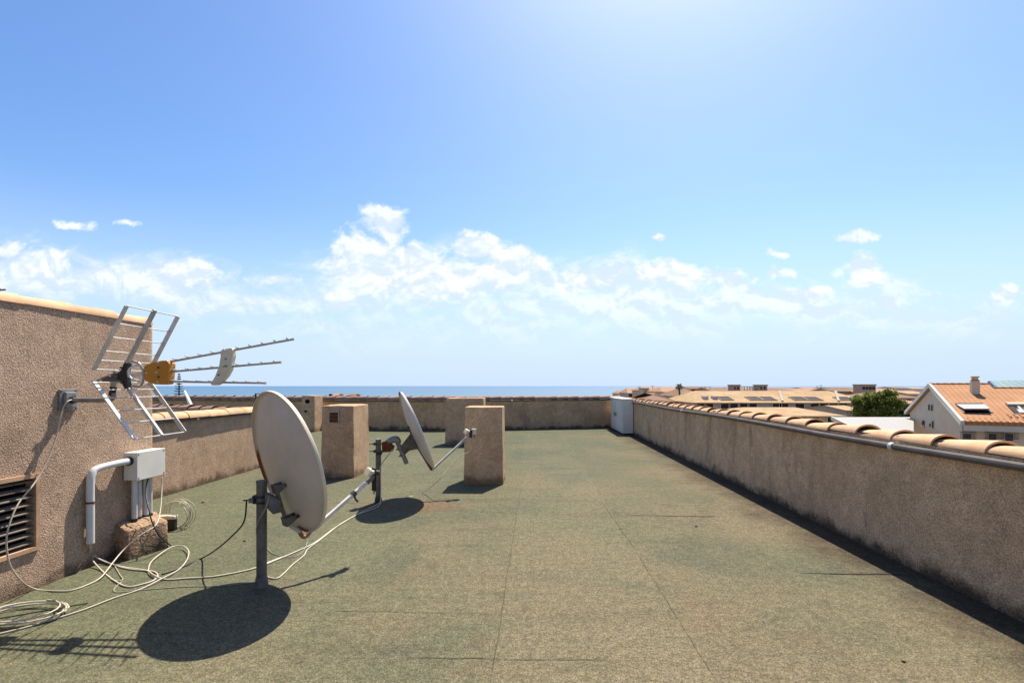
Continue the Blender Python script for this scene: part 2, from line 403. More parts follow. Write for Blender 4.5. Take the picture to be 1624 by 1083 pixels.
# ------------------------------------------------------------------ mesh helpers
class MB:
    def __init__(s):
        s.v, s.f = [], []

    def add(s, vs_, fs):
        o = len(s.v)
        s.v += [Vector(v) for v in vs_]
        s.f += [tuple(i + o for i in f) for f in fs]
        return s

    def quad(s, *p):
        return s.add(p, [tuple(range(len(p)))])

    def hexa(s, p):                                   # 8 corners, bottom ring then top ring
        return s.add(p, [(3, 2, 1, 0), (4, 5, 6, 7), (0, 1, 5, 4), (1, 2, 6, 5), (2, 3, 7, 6), (3, 0, 4, 7)])

    def box(s, c, size, x=(1, 0, 0), y=(0, 1, 0), z=(0, 0, 1)):
        c, x, y, z = Vector(c), Vector(x), Vector(y), Vector(z)
        a, b, d = (k / 2 for k in size)
        return s.hexa([c + x * i * a + y * j * b + z * k * d
                       for k in (-1, 1) for i, j in ((-1, -1), (1, -1), (1, 1), (-1, 1))])

    def bar(s, p0, p1, wd, th, up=(0, 0, 1)):           # a rectangular bar from p0 to p1
        p0, p1 = Vector(p0), Vector(p1)
        d = (p1 - p0)
        z = d.normalized()
        x = Vector(up).cross(z)
        if x.length < 1e-4:
            x = Vector((1, 0, 0)).cross(z)
        x.normalize()
        y = z.cross(x)
        return s.box((p0 + p1) / 2, (wd, th, d.length), x, y, z)

    def tube(s, pts, r, seg=8, closed=False, caps=True):
        pts = [Vector(p) for p in pts]
        n = len(pts)
        rs = r if isinstance(r, (list, tuple)) else [r] * n
        o = len(s.v)
        prev = None
        for i, p in enumerate(pts):
            a = pts[(i - 1) % n] if closed or i else p
            b = pts[(i + 1) % n] if closed or i < n - 1 else p
            d = (b - a).normalized()
            if prev is None:
                x = d.cross(Vector((0, 0, 1)))
                if x.length < 1e-3:
                    x = d.cross(Vector((1, 0, 0)))
            else:
                x = prev - d * prev.dot(d)
            x.normalize()
            prev = x
            y = d.cross(x)
            for k in range(seg):
                a_ = 2 * math.pi * k / seg
                s.v.append(p + (x * math.cos(a_) + y * math.sin(a_)) * rs[i])
        m = n if closed else n - 1
        for i in range(m):
            j = (i + 1) % n
            for k in range(seg):
                l = (k + 1) % seg
                s.f.append((o + i * seg + k, o + i * seg + l, o + j * seg + l, o + j * seg + k))
        if caps and not closed:
            s.f.append(tuple(o + k for k in reversed(range(seg))))
            s.f.append(tuple(o + (n - 1) * seg + k for k in range(seg)))
        return s

    def slab(s, outline, d):                          # closed outline swept by the vector d
        n = len(outline)
        a = [Vector(p) for p in outline]
        b = [p + Vector(d) for p in a]
        return s.add(a + b, [tuple(reversed(range(n))), tuple(range(n, 2 * n))] +
                     [(i, (i + 1) % n, n + (i + 1) % n, n + i) for i in range(n)])

    def build(s, name, mat, parent=None, smooth=False, bevel=0.0, kind=None, org=None):
        if org is None:
            org = ORIGIN[parent.name] if parent else Vector((0, 0, 0))
        me = bpy.data.meshes.new(name)
        me.from_pydata([v - org for v in s.v], [], s.f)
        me.update()
        import bmesh
        bm = bmesh.new()
        bm.from_mesh(me)
        bmesh.ops.recalc_face_normals(bm, faces=bm.faces)
        bm.to_mesh(me)
        bm.free()
        if smooth:
            for p in me.polygons:
                p.use_smooth = True
        me.materials.append(M[mat] if isinstance(mat, str) else mat)
        o = bpy.data.objects.new(name, me)
        COL.objects.link(o)
        if parent:
            o.parent = parent
        else:
            o.location = org
        ORIGIN[o.name] = org
        if bevel:
            b = o.modifiers.new('bevel', 'BEVEL')
            b.width, b.segments, b.limit_method, b.angle_limit = bevel, 2, 'ANGLE', R(40)
        if smooth == 'edge':
            e = o.modifiers.new('split', 'EDGE_SPLIT')
            e.split_angle = R(35)
        if kind:
            o['kind'] = kind
        return o


ORIGIN = {}


def thing(name, label, cat, loc, group=None):
    o = bpy.data.objects.new(name, None)
    o.empty_display_size = .1
    o.location = loc
    COL.objects.link(o)
    ORIGIN[o.name] = Vector(loc)
    return tag(o, label, cat, group)


def tag(o, label, cat, group=None):
    o['label'], o['category'] = label, cat
    if group:
        o['group'] = group
    return o


def smooth_path(pts, n=8, closed=False):
    pts = [Vector(p) for p in pts]
    out = []
    m = len(pts)
    for i in range(m if closed else m - 1):
        p0 = pts[(i - 1) % m] if closed or i else pts[i]
        p1, p2 = pts[i], pts[(i + 1) % m]
        p3 = pts[(i + 2) % m] if closed or i + 2 < m else p2
        for k in range(n):
            t = k / n
            out.append(.5 * ((2 * p1) + (p2 - p0) * t + (2 * p0 - 5 * p1 + 4 * p2 - p3) * t * t +
                             (3 * p1 - p0 - 3 * p2 + p3) * t ** 3))
    if not closed:
        out.append(pts[-1])
    return out


# ================================================================== SETTING
MB().quad((-60000, -60000, -10), (60000, -60000, -10), (60000, 60000, -10), (-60000, 60000, -10)).build('ground', 'land', kind='structure')
MB().quad((-60000, 380, -9.9), (60000, 380, -9.9), (60000, 60000, -9.9), (-60000, 60000, -9.9)).build('sea', 'sea', kind='structure')

DK = MB()
nx, ny = 46, 52
for j in range(ny + 1):
    for i in range(nx + 1):
        x, y = -14.2 + 18.0 * i / nx, -4 + 20.9 * j / ny
        DK.v.append(Vector((x, y, 0)))
for j in range(ny):
    for i in range(nx):
        a = j * (nx + 1) + i
        DK.f.append((a, a + 1, a + nx + 2, a + nx + 1))
deck = DK.build('roof_deck', 'felt', kind='structure')


def seam(p, q, wd, mat, wob=.006, name='seam'):
    """the bitumen bleed line where two felt sheets lap"""
    p, q = Vector(p), Vector(q)
    n = max(4, int((q - p).length / .12))
    d = (q - p).normalized()
    s_ = Vector((-d.y, d.x, 0))
    L_, R_ = [], []
    for i in range(n + 1):
        c = p.lerp(q, i / n) + s_ * random.uniform(-wob, wob)
        h = wd * random.uniform(.35, 1.0) / 2
        if i in (0, n):
            h *= .2
        L_.append(c + s_ * h + Vector((0, 0, .004)))
        R_.append(c - s_ * h + Vector((0, 0, .004)))
    m = MB()
    for i in range(n):
        m.quad(L_[i], R_[i], R_[i + 1], L_[i + 1])
    return m.build(name, mat, deck)


seam(G(778, 1083), G(826, 775), .010, 'bitumen', .004)
seam(G(826, 775), G(846, 640 + 46), .004, 'bitumen')
seam(G(1138, 1083), G(1007, 872), .003, 'bitumen', .003)
seam(G(1007, 872), G(950, 790), .004, 'bitumen')
seam(G(990, 817), G(1140, 819.5), .022, 'bitumen', .010)
seam(G(1268, 909), G(1452, 911), .022, 'bitumen_dark', .007)
for ya_, xa_, xb_ in ((971, 520, 770), (1045, 640, 985), (812, 690, 830), (888, 610, 700)):
    seam(G(xa_, ya_ - 3), G(xb_, ya_ + 2), .0055, 'bitumen', .007)
seam(G(446, 724), G(520, 721), .02, 'bitumen')
seam(G(520, 797), G(575, 797), .015, 'bitumen')


def barrel_coping(a, b, L=.41, r=.118, h=.10, base=1.0, flip=False, seg=12, jit=.007, lap=(.024, .018)):
    """half-round clay tiles laid end to end from a to b, each wide end lapping the next one's narrow end"""
    m = MB()
    a, b = Vector(a), Vector(b)
    tot = (b - a).length
    n = max(1, round(tot / L))
    L = tot / n
    d = (b - a).normalized()
    x = Vector((d.y, -d.x, 0))
    for i in range(n):
        s0, s1 = i * L - .05, (i + 1) * L
        wide, nar = (r * (1 + lap[0]), h + lap[0]), (r * (1 - lap[1] * 9), h - lap[1])
        e = ((s0, wide), (s1, nar))
        if flip:
            e = ((i * L, nar), ((i + 1) * L + .05, wide))
        jx, jz, jr = random.uniform(-jit, jit), random.uniform(-jit, jit), random.uniform(-.02, .02)
        o = len(m.v)
        th = .014
        for (s_, (ww, hh)) in e:
            for rr in (0, th):
                for k in range(seg + 1):
                    t_ = math.pi * k / seg + (jr if 0 < k < seg else 0)
                    p = a + d * s_ + x * ((ww - rr) * math.cos(t_) + jx)
                    p.z = base + jz + (hh - rr) * math.sin(t_) * (1 if hh > 0 else 0)
                    m.v.append(p)
        q = seg + 1
        for k in range(seg):
            m.f.append((o + k, o + k + 1, o + 2 * q + k + 1, o + 2 * q + k))                       # outside
            m.f.append((o + q + k, o + 3 * q + k, o + 3 * q + k + 1, o + q + k + 1))               # inside
            m.f.append((o + k, o + q + k, o + q + k + 1, o + k + 1))                               # near end
            m.f.append((o + 2 * q + k, o + 2 * q + k + 1, o + 3 * q + k + 1, o + 3 * q + k))       # far end
        for k in (0, seg):
            m.f.append((o + k, o + 2 * q + k, o + 3 * q + k, o + q + k))
    return m


def parapet(name, label, a, b, mat, clay_mat, out, thick=.24, top=.965, L=.41, group=None, over=.0, flip=False, r=.118, h=.085, lap=(.024, .018)):
    """a wall from a to b whose inner face runs through a-b; 'out' points away from the roof"""
    a, b, out = Vector(a), Vector(b), Vector(out).normalized()
    t = thing(name, label, 'parapet', (a.x, a.y, 0), group)
    m = MB()
    m.hexa([a + Vector((0, 0, -10)), b + Vector((0, 0, -10)), b + out * thick + Vector((0, 0, -10)), a + out * thick + Vector((0, 0, -10)),
            a + Vector((0, 0, top)), b + Vector((0, 0, top)), b + out * thick + Vector((0, 0, top)), a + out * thick + Vector((0, 0, top))])
    m.build('wall', mat, t, org=Vector((a.x, a.y, 0)))
    mid = out * (r - .004 - over)
    i_, o_ = out * (.03 - over), out * (2 * r - .04 - over)
    n = max(6, int((b - a).length / .14))
    mm = MB()
    for k in range(n):                                # ragged bedding mortar
        s0, s1 = a.lerp(b, k / n), a.lerp(b, (k + 1) / n)
        j0 = out * random.uniform(-.012, .012)
        z0, z1 = top + .002, top + .032 + random.uniform(-.012, .012)
        mm.hexa([s0 + i_ + j0 + Vector((0, 0, z0)), s1 + i_ + j0 + Vector((0, 0, z0)), s1 + o_ + Vector((0, 0, z0)), s0 + o_ + Vector((0, 0, z0)),
                 s0 + i_ + j0 + Vector((0, 0, z1)), s1 + i_ + j0 + Vector((0, 0, z1)), s1 + o_ + Vector((0, 0, z1)), s0 + o_ + Vector((0, 0, z1))])
    mm.build('mortar_bed', 'mortar', t)
    barrel_coping(a + mid, b + mid, L, r, h, top + .004, flip, lap=lap).build('coping', clay_mat, t, smooth='edge')
    return t


# walls of the roof
def rw(y):
    return Vector((2.905 + .0435 * y, y, 0))


def lw(y):
    return Vector((SL * y - 4.69, y, 0))


parapet('parapet_wall', 'long shaded rendered parapet with orange barrel tiles running along the right side', rw(-3.0), rw(16.28),
        'parapet', 'clay', NX, over=.01, h=.058)
FW = [Vector((-14.0, 16.7, 0)), Vector((-2.2, 15.15, 0)), Vector((3.61, 16.28, 0))]
t = thing('parapet_wall', 'far grey brown parapet with pinkish coping across the end of the roof, below the sea', 'parapet', FW[0])
wm, mo, cp = MB(), MB(), MB()
for a, b in ((FW[0], FW[1]), (FW[1], FW[2])):
    d = (b - a).normalized()
    o = Vector((-d.y, d.x, 0))
    Z = Vector((0, 0, 1))
    for m_, z0, z1, i0, i1 in ((wm, -10, .965, 0, .24), (mo, .967, 1.0, .02, .2)):
        m_.hexa([a + o * i0 + Z * z0, b + o * i0 + Z * z0, b + o * i1 + Z * z0, a + o * i1 + Z * z0,
                 a + o * i0 + Z * z1, b + o * i0 + Z * z1, b + o * i1 + Z * z1, a + o * i1 + Z * z1])
    c_ = barrel_coping(a + o * .11, b + o * .11, .36, .118, .085, .985, True)
    cp.add(c_.v, c_.f)
wm.build('wall', 'far_wall', t, org=FW[0])
mo.build('mortar_bed', 'mortar', t)
cp.build('coping', 'clay_pink', t, smooth='edge')

parapet('parapet_wall', 'low sunlit parapet with bright orange coping behind the television aerial', lw(3.6), lw(8.26),
        'low_wall', 'clay', -NX, L=.44, over=.05, lap=(.008, .004))
parapet('parapet_wall', 'low parapet return half hidden behind the sunlit orange coping on the left', lw(8.27) + Vector((.01, 0, 0)), (-7.5, 10.2, 0),
        'far_wall', 'clay_pink', (-.55, -.83, 0), over=.02, top=.935)

# conduits along the walls
def wall_pipe(name, label, pts, r, clips, out, mat='conduit', grp='conduits clipped under the wall copings'):
    t = thing(name, label, 'pipe', (pts[0][0], pts[0][1], 0), grp)
    MB().tube(pts, r, 10).build('pipe', mat, t, smooth='edge')
    for c in clips:
        c = Vector(c)
        d = (Vector(pts[-1]) - Vector(pts[0])).normalized()
        MB().tube([c - d * .02, c + d * .02], r * 1.22, 12).build('coupling', 'grey_plastic', t, smooth='edge')
    return t


def off(p, z, o):
    p = Vector(p) + Vector(o)
    p.z = z
    return p


ro = -NX * .034
wall_pipe('conduit_pipe', 'long dark grey conduit pipe along the top of the right parapet',
          [off(rw(y), .925 + .008 * math.sin(y * 1.1), ro) for y in [-3 + .4 * k for k in range(48)]], .026,
          [off(rw(y), .925 + .008 * math.sin(y * 1.1), ro) for y in (3.86, 9.3)], ro)
d0 = (FW[1] - FW[0]).normalized()
fo = Vector((d0.y, -d0.x, 0)) * .03
wall_pipe('conduit_pipe', 'dark conduit line under the pinkish coping of the far parapet',
          [off(FW[0], .93, fo), off(FW[1], .925, (0, -.03, 0)), off(FW[2], .945, (-.1, -.03, 0))], .022, [off(FW[1], .925, (2.2, .39, 0))], fo)
wall_pipe('conduit_pipe', 'thin grey conduit under the bright coping of the low left parapet',
          [off(lw(3.65), .945, NX * .03), off(lw(8.2), .945, NX * .03)], .014, [off(lw(6.7), .945, NX * .03)], NX)

# ------------------------------------------------------------------ stair tower on the left
CT = Vector((SL * 4.42 - 3.435, 4.42, 0))
TW = thing('stair_tower', 'rough brown rendered stair tower with tiled edge and louvred vent at the left', 'building', CT)
A0 = CT - AX * 8.5
tm = MB()
top = 1.955
c0, c1, c2, c3 = A0, CT, CT - NX * 5, A0 - NX * 5
# the wall has a real opening for the vent: built as panels round it
va, vb = Wt(-60, 760), Wt(54, 760)
ya, yb = (va - CT).dot(AX), (vb - CT).dot(AX)
z0v, z1v = Wt(54, 866).z, Wt(54, 757).z
seg_ = [(-8.5, ya), (ya, yb), (yb, 0.0)]


def tp(s, z, dep=0.0):
    p = CT + AX * s - NX * dep
    return Vector((p.x, p.y, z))


TZ = .9
for s0, s1 in ((-8.5, ya), (yb, -.30)):
    tm.quad(tp(s0, 0), tp(s1, 0), tp(s1, top), tp(s0, top))
tm.quad(tp(ya, 0), tp(yb, 0), tp(yb, z0v), tp(ya, z0v))
tm.quad(tp(ya, z1v), tp(yb, z1v), tp(yb, top), tp(ya, top))
rv = .10                                                # rounded arris and shoulder at the corner
arc = [(-.30, 0)] + [(-rv + rv * math.sin(k * math.pi / 12), rv - rv * math.cos(k * math.pi / 12)) for k in range(7)] + [(0, 5.0)]


def topz(s, dep):
    return top - .0 - (.05 * max(0, (s + .10) / .10) ** 2 if dep < rv else .05)


for (sa, da), (sb, db) in zip(arc, arc[1:]):
    tm.quad(tp(sa, 0, da), tp(sb, 0, db), tp(sb, topz(sb, db), db), tp(sa, topz(sa, da), da))
tm.quad(tp(-8.5, top, 0), tp(-.30, top, 0), tp(-rv, topz(-rv, 0), 0), tp(0, top - .05, rv), tp(0, top - .05, 5), tp(-8.5, top, 5))
tm.quad(tp(-8.5, 0, 0), tp(-8.5, top, 0), tp(-8.5, top, 5), tp(-8.5, 0, 5))
tm.build('wall', 'tower', TW)
barrel_coping(tp(-8.6, 0, .075), tp(-.115, 0, .075), .365, .085, .062, top - .004, True, jit=.003, lap=(.010, .006)).build('coping', 'clay', TW, smooth='edge')
vent = MB()
for (sa, sb, za, zb) in ((ya - .03, yb + .03, z1v, z1v + .028), (ya - .03, yb + .03, z0v - .028, z0v), (yb, yb + .026, z0v, z1v), (ya - .026, ya, z0v, z1v)):
    vent.hexa([tp(sa, za, -.016), tp(sb, za, -.016), tp(sb, za, .06), tp(sa, za, .06), tp(sa, zb, -.016), tp(sb, zb, -.016), tp(sb, zb, .06), tp(sa, zb, .06)])
vf = vent.build('vent', 'vent_frame', TW)
MB().quad(tp(ya, z0v, .16), tp(yb, z0v, .16), tp(yb, z1v, .16), tp(ya, z1v, .16)).build('recess', 'dark_void', vf)
ns = 9
for k in range(ns):
    zc = z1v - (k + .35) * (z1v - z0v) / ns
    m = MB()
    m.hexa([tp(ya, zc - .010, -.002), tp(yb, zc - .010, -.002), tp(yb, zc + .006, .040), tp(ya, zc + .006, .040),
            tp(ya, zc - .003, -.002), tp(yb, zc - .003, -.002), tp(yb, zc + .011, .040), tp(ya, zc + .011, .040)])
    m.build('slat', 'slat', vf)

# a stub of rod standing on the tower roof
rod = MB().tube([(-4.6, 4.2, 2.0 - .04), (-4.6, 4.2, 2.225), (-4.45, 4.2, 2.24)], .012, 8)
rod.tube([(-4.95, 4.2, 2.19), (-4.4, 4.2, 2.235)], .008, 6)
tag(rod.build('rod', 'galv_dark', org=Vector((-4.6, 4.2, 1.955))), 'short dark rod poking up above the tiled tower edge', 'rod')


# ------------------------------------------------------------------ chimneys
def chimney(label, fr, width, depth, h, rot=8, hole=None, taper=.014, grp='rendered chimney blocks on the roof'):
    """fr: the front corner on the right, at the roof"""
    fr = Vector(fr)
    u = Vector((math.cos(R(rot)), -math.sin(R(rot)), 0))
    v = Vector((math.sin(R(rot)), math.cos(R(rot)), 0))
    fl = fr - u * width
    t = thing('chimney', label, 'chimney', (fl + u * width / 2 + v * depth / 2), grp)
    m = MB()
    # subdivided faces so that the arrises can be slightly uneven
    def corner(i, j, z):
        k = z / h * taper
        p = fl + u * (k + (width - 2 * k) * i) + v * (k + (depth - 2 * k) * j)
        return Vector((p.x, p.y, z))
    rings = []
    nz_ = 7
    for q in range(nz_ + 1):
        z = h * q / nz_
        ring = []
        for (i, j) in [(a / 4, 0) for a in range(4)] + [(1, a / 4) for a in range(4)] + [(1 - a / 4, 1) for a in range(4)] + [(0, 1 - a / 4) for a in range(4)]:
            p = corner(i, j, z)
            if 0 < q:
                p += Vector((random.uniform(-.004, .004), random.uniform(-.004, .004), random.uniform(-.004, .004)))
            ring.append(p)
        rings.append(ring)
    n = 16
    m.v = [p for r_ in rings for p in r_]
    for q in range(nz_):
        for k in range(n):
            l = (k + 1) % n
            m.f.append((q * n + k, q * n + l, (q + 1) * n + l, (q + 1) * n + k))
    m.f.append(tuple(nz_ * n + k for k in range(n)))
    body = m.build('body', 'chimney', t, bevel=.012)
    if hole:
        hx, hz, hw, hh, kind = hole
        c = fl + u * hx - v * .002
        c.z = hz
        if kind == 'grille':
            fm = MB()
            for (du, dz, sw, sh) in ((0, hh / 2, hw + .02, .012), (0, -hh / 2, hw + .02, .012), (-hw / 2, 0, .012, hh - .012), (hw / 2, 0, .012, hh - .012)):
                fm.box(c + u * du + Vector((0, 0, dz)), (sw, .024, sh), u, v)
            g_ = fm.build('vent_grille', 'alu_dull', t)
            MB().box(c + v * .004, (hw - .014, .014, hh - .014), u, v).build('rusty_plate', 'rust', g_)
            for k in range(6):
                MB().box(c + Vector((0, 0, -hh / 2 + hh * (k + .7) / 7)) - v * .006, (hw - .014, .006, .008), u, v).build('bar', 'rust' if k % 2 else 'galv_dark', g_)
        else:
            ring = []
            for k in range(18):
                a = 2 * math.pi * k / 18
                rr = 1 + random.uniform(-.1, .1)
                ring.append(c + u * math.cos(a) * hw / 2 * rr + Vector((0, 0, math.sin(a) * hh / 2 * rr)) - v * .004)
            MB().slab(ring, v * .02).build('flue_hole', 'dark_void', t)
            c2_ = c + Vector((-.05, 0, -.30))
            MB().box(c2_, (.07, .02, .06), u, v).build('flue_hole', 'dark_void', t)
    return t


chimney('nearest tan chimney block standing right of the rear dish and its arm', G(797.8, 768.7), .562, .50, 1.10, 3)
chimney('tan chimney block with a rusty square vent, standing behind the front dish', G(561, 758), .515, .69, 1.10, 3, (.21, .92, .15, .17, 'grille'))
chimney('wide chimney block half hidden behind the nearest chimney', G(705, 705) + Vector((.945, -.08, 0)), .93, .5, 1.107, 3)
chimney('small distant chimney with a round black flue hole near the far parapet', G(499, 685), .42, .6, 1.105, 3, (.19, .93, .14, .13, 'hole'))

# ------------------------------------------------------------------ utility cabinet in the far corner
q0, q1 = Vector((3.185, 13.95, 0)), Vector((3.275, 16.0, 0))
cb = thing('utility_cabinet', 'white painted utility cabinet in the far corner of the roof', 'cabinet', (3.35, 15, 0))
cu = (q1 - q0).normalized()
cn = Vector((cu.y, -cu.x, 0))
Lc = (q1 - q0).length
wd_ = .31
MB().box(q0 + cu * Lc / 2 + cn * wd_ / 2 + Vector((0, 0, .515)), (wd_, Lc, 1.03 - .06), cn, cu).build('body', 'white_paint', cb, bevel=.006)
MB().box(q0 + cu * Lc / 2 + cn * (wd_ / 2 - .01) + Vector((0, 0, 1.018)), (wd_ + .05, Lc + .06, .034), cn, cu).build('lid', 'white_paint', cb, bevel=.006)
for k in range(2):
    c = q0 + cu * (Lc * (.27 + .46 * k)) - cn * .011 + Vector((0, 0, .53))
    dr = MB().box(c, (.018, Lc * .42, .84), cn, cu).build('door', 'white_paint', cb, bevel=.004)
    for zz in (-.2, .2):
        MB().box(c - cn * .013 + Vector((0, 0, zz)), (.006, Lc * .30, .30), cn, cu).build('panel', 'white_paint', dr, bevel=.003)
    MB().box(c - cn * .02 + cu * (Lc * (.17 if k == 0 else -.17)), (.03, .02, .12), cn, cu).build('handle', 'galv_dark', dr)

# black rail hooked over the far parapet
a_ = P(405.5, 640, 15.9)
lr = MB().tube([P(405.5, 641, 15.95), P(405.5, 624.5, 15.95), P(416, 623.8, 16.25), P(416, 640, 16.25)], .03, 8)
tag(lr.build('ladder_rail', 'black', org=a_), 'small black rail loop hooked over the far parapet', 'rail')


# ------------------------------------------------------------------ satellite dishes
def dish_frame(az, el):
    az, el = R(az), R(el)
    n = Vector((math.sin(az) * math.cos(el), math.cos(az) * math.cos(el), math.sin(el)))
    r = Vector((math.cos(az), -math.sin(az), 0))
    return n, r, r.cross(n)


def reflector(c, n, r, u, rx, ry, dep=.075, rust=None, paint=(.56, .515, .445)):
    seg, rings = 56, 12
    m = MB()
    for side in (0, 1):
        for i in range(rings + 1):
            q = i / rings
            for k in range(seg):
                a = 2 * math.pi * k / seg
                d = -dep * (1 - q * q) - side * .004
                m.v.append(c + r * rx * q * math.cos(a) + u * ry * q * math.sin(a) + n * d)
    o2 = (rings + 1) * seg
    for b in (0, o2):
        for i in range(rings):
            for k in range(seg):
                l = (k + 1) % seg
                m.f.append((b + i * seg + k, b + i * seg + l, b + (i + 1) * seg + l, b + (i + 1) * seg + k))
    mat = weathered('dish_paint', paint, (.20, .07, .02), rust or [])
    return m, mat


def rim(c, n, r, u, rx, ry, wd=.022):
    m = MB()
    seg = 64
    prof = [(0.0, .003), (.010, .001), (.013, -.008), (.012, -wd), (.007, -wd), (.007, -.008), (0, -.005)]
    for k in range(seg):
        a = 2 * math.pi * k / seg
        e = (r * math.cos(a) * rx + u * math.sin(a) * ry)
        en = e.normalized()
        for (po, pn) in prof:
            m.v.append(c + e + en * po + n * pn)
    w_ = len(prof)
    for k in range(seg):
        l = (k + 1) % seg
        for j in range(w_):
            j2 = (j + 1) % w_
            m.f.append((k * w_ + j, k * w_ + j2, l * w_ + j2, l * w_ + j))
    return m


def lnb(t, tip, target, arm_dir, box_down=True, body='black'):
    """feed horn at tip facing target"""
    d = (target - tip).normalized()
    h = MB().tube([tip - d * .055, tip - d * .012, tip - d * .010, tip + d * .012, tip + d * .018], [.017, .017, .034, .036, .030], 16)
    f = h.build('feed_horn', 'cream_plastic', t, smooth='edge')
    MB().tube([tip - d * .10, tip - d * .05], .022, 12).build('throat', 'black', f, smooth='edge')
    side = Vector((0, 0, 1)).cross(d).normalized()
    dn = d.cross(side)
    return d, side, dn


# dish 1 (front)
C1 = Vector((-1.588, 3.435, .861))
n1, r1, u1 = dish_frame(40.8, 13.6)
pole1 = Vector((-1.748, 3.377, 0))
D1 = thing('satellite_dish', 'large front satellite dish seen from behind, cream with rust down its left rim', 'satellite dish', pole1)
rl = C1 - pole1
m, mt = reflector(C1, n1, r1, u1, .484, .511, .07, [(tuple(rl - r1 * .462 - u1 * .05), (.055, .055, .20)), (tuple(rl - r1 * .43 - u1 * .21), (.03, .03, .10))])
m.build('reflector', mt, D1, smooth=True)
rm = weathered('rim_paint', (.66, .58, .42), (.24, .085, .02), [(tuple(rl - r1 * .47 - u1 * .07), (.07, .07, .16)), (tuple(rl - u1 * .52), (.1, .1, .03))])
rim(C1, n1, r1, u1, .484, .511).build('rim', rm, D1, smooth='edge')
MB().tube([pole1 - Vector((0, 0, .0)), pole1 + Vector((0, 0, .735))], .034, 20).build('pole', 'galv_dark', D1, smooth='edge')
MB().tube([pole1 + Vector((0, 0, .725)), pole1 + Vector((0, 0, .741))], .036, 20).build('pole_cap', 'galv_dark', D1, smooth='edge')
MB().tube([pole1 + Vector((0, 0, -.001)), pole1 + Vector((0, 0, .055)), pole1 + Vector((0, 0, .075))], [.044, .040, .035], 16).build('base_collar', 'galv_dark', D1, smooth='edge')
Q1, Q2 = C1 - u1 * .15 - n1 * .135, C1 - u1 * .40 - n1 * .125
for q in (Q1, Q2):
    for s_ in (-1, 1):                                 # fork of two webs bolted through the dish
        e0, e1 = q + r1 * .032 * s_, q + n1 * (.075 if q is Q1 else .085) + r1 * .034 * s_ + u1 * .012
        o_ = [e0 - u1 * .034, e0 + u1 * .030, e1 + u1 * .012, e1 - u1 * .014]
        bk = MB().slab([p - r1 * .003 for p in o_], r1 * .006).build('bracket', 'galv_dark', D1)
        MB().tube([e1 - n1 * .012 - r1 * .012, e1 + n1 * .004 + r1 * .012], .012, 8).build('bolt', 'black', bk, smooth='edge')
    MB().box(q - n1 * .002, (.07, .008, .064), r1, n1, u1).build('bracket', 'galv_dark', D1)
MB().bar(Q1 + n1 * .01, Q2 + n1 * .01, .026, .02, n1).build('spine', 'galv_dark', D1)
qm = Q1.lerp(Q2, .42)
pm = pole1 + Vector((0, 0, .62))
MB().slab([pm + Vector((.03, -.01, -.045)), pm + Vector((.03, -.01, .05)), qm + u1 * .055 - n1 * .01, qm + n1 * .02 + u1 * .02, qm - u1 * .06 + n1 * .005, qm - u1 * .05 - n1 * .05], Vector((.02, -.045, 0))).build('mount_plate', 'galv_dark', D1)
for dz in (-.03, .012):
    cen = pm + Vector((0, 0, dz))
    MB().tube([cen + Vector((.06, -.012, 0)), cen + Vector((.02, -.042, 0)), cen + Vector((-.045, -.03, 0)), cen + Vector((-.06, 0, 0)), cen + Vector((-.04, .04, 0)), cen + Vector((.03, .04, 0))], .006, 6).build('clamp', 'black', D1, smooth='edge')
MB().box(pm + Vector((-.055, -.005, -.012)), (.03, .07, .03)).build('clamp', 'galv_dark', D1)
MB().tube([pm + Vector((-.05, -.01, -.012)), pm + Vector((-.125, -.01, -.016))], .005, 6).build('bolt', 'black', D1)
B1 = C1 - u1 * .515
arm = smooth_path([Q2 + n1 * .015, Q2 - u1 * .05 + n1 * .035, Q2 - u1 * .105 + n1 * .075, B1 - u1 * .055 - n1 * .02, B1 - u1 * .03 + n1 * .05, B1 - u1 * .012 + n1 * .12], 6)
am_ = weathered('arm_paint', (.50, .48, .44), (.23, .085, .03), [(tuple(B1 - u1 * .05 - n1 * .03 - pole1), (.085, .085, .055))])
MB().tube(arm, .0155, 10).build('feed_bend', am_, D1, smooth='edge')
L1 = Vector((-1.175, 3.975, .625))
a0 = arm[-1]
ap = MB().bar(a0 - (L1 - a0).normalized() * .03, L1, .026, .026).build('feed_arm', 'alu', D1)
dl = (L1 - a0).normalized()
k1 = a0.lerp(L1, .66)
MB().tube([k1 - dl * .016, k1 + dl * .016], .024, 8).build('cable_tie', 'black', ap)
MB().tube([k1 + Vector((.005, 0, -.01)), k1 + Vector((.02, -.01, -.045)), k1 + Vector((.035, 0, -.06))], .009, 6).build('cable_tie', 'black', ap)
tip = L1 + Vector((.0, -.02, .075))
d, sd, dn = lnb(D1, tip, C1, dl)
MB().bar(L1 - dl * .03, L1 + dl * .06, .032, .032).build('arm_end', 'galv_dark', D1)
bb = tip - d * .115
MB().box(bb + Vector((-.040, -.03, -.050)), (.062, .060, .19), sd, d.cross(Vector((0, 0, 1))).cross(sd)).build('receiver', 'black', D1, bevel=.006)
MB().tube([bb + Vector((-.040, -.03, -.14)), bb + Vector((-.040, -.03, -.168))], .008, 8).build('connector', 'galv', D1)

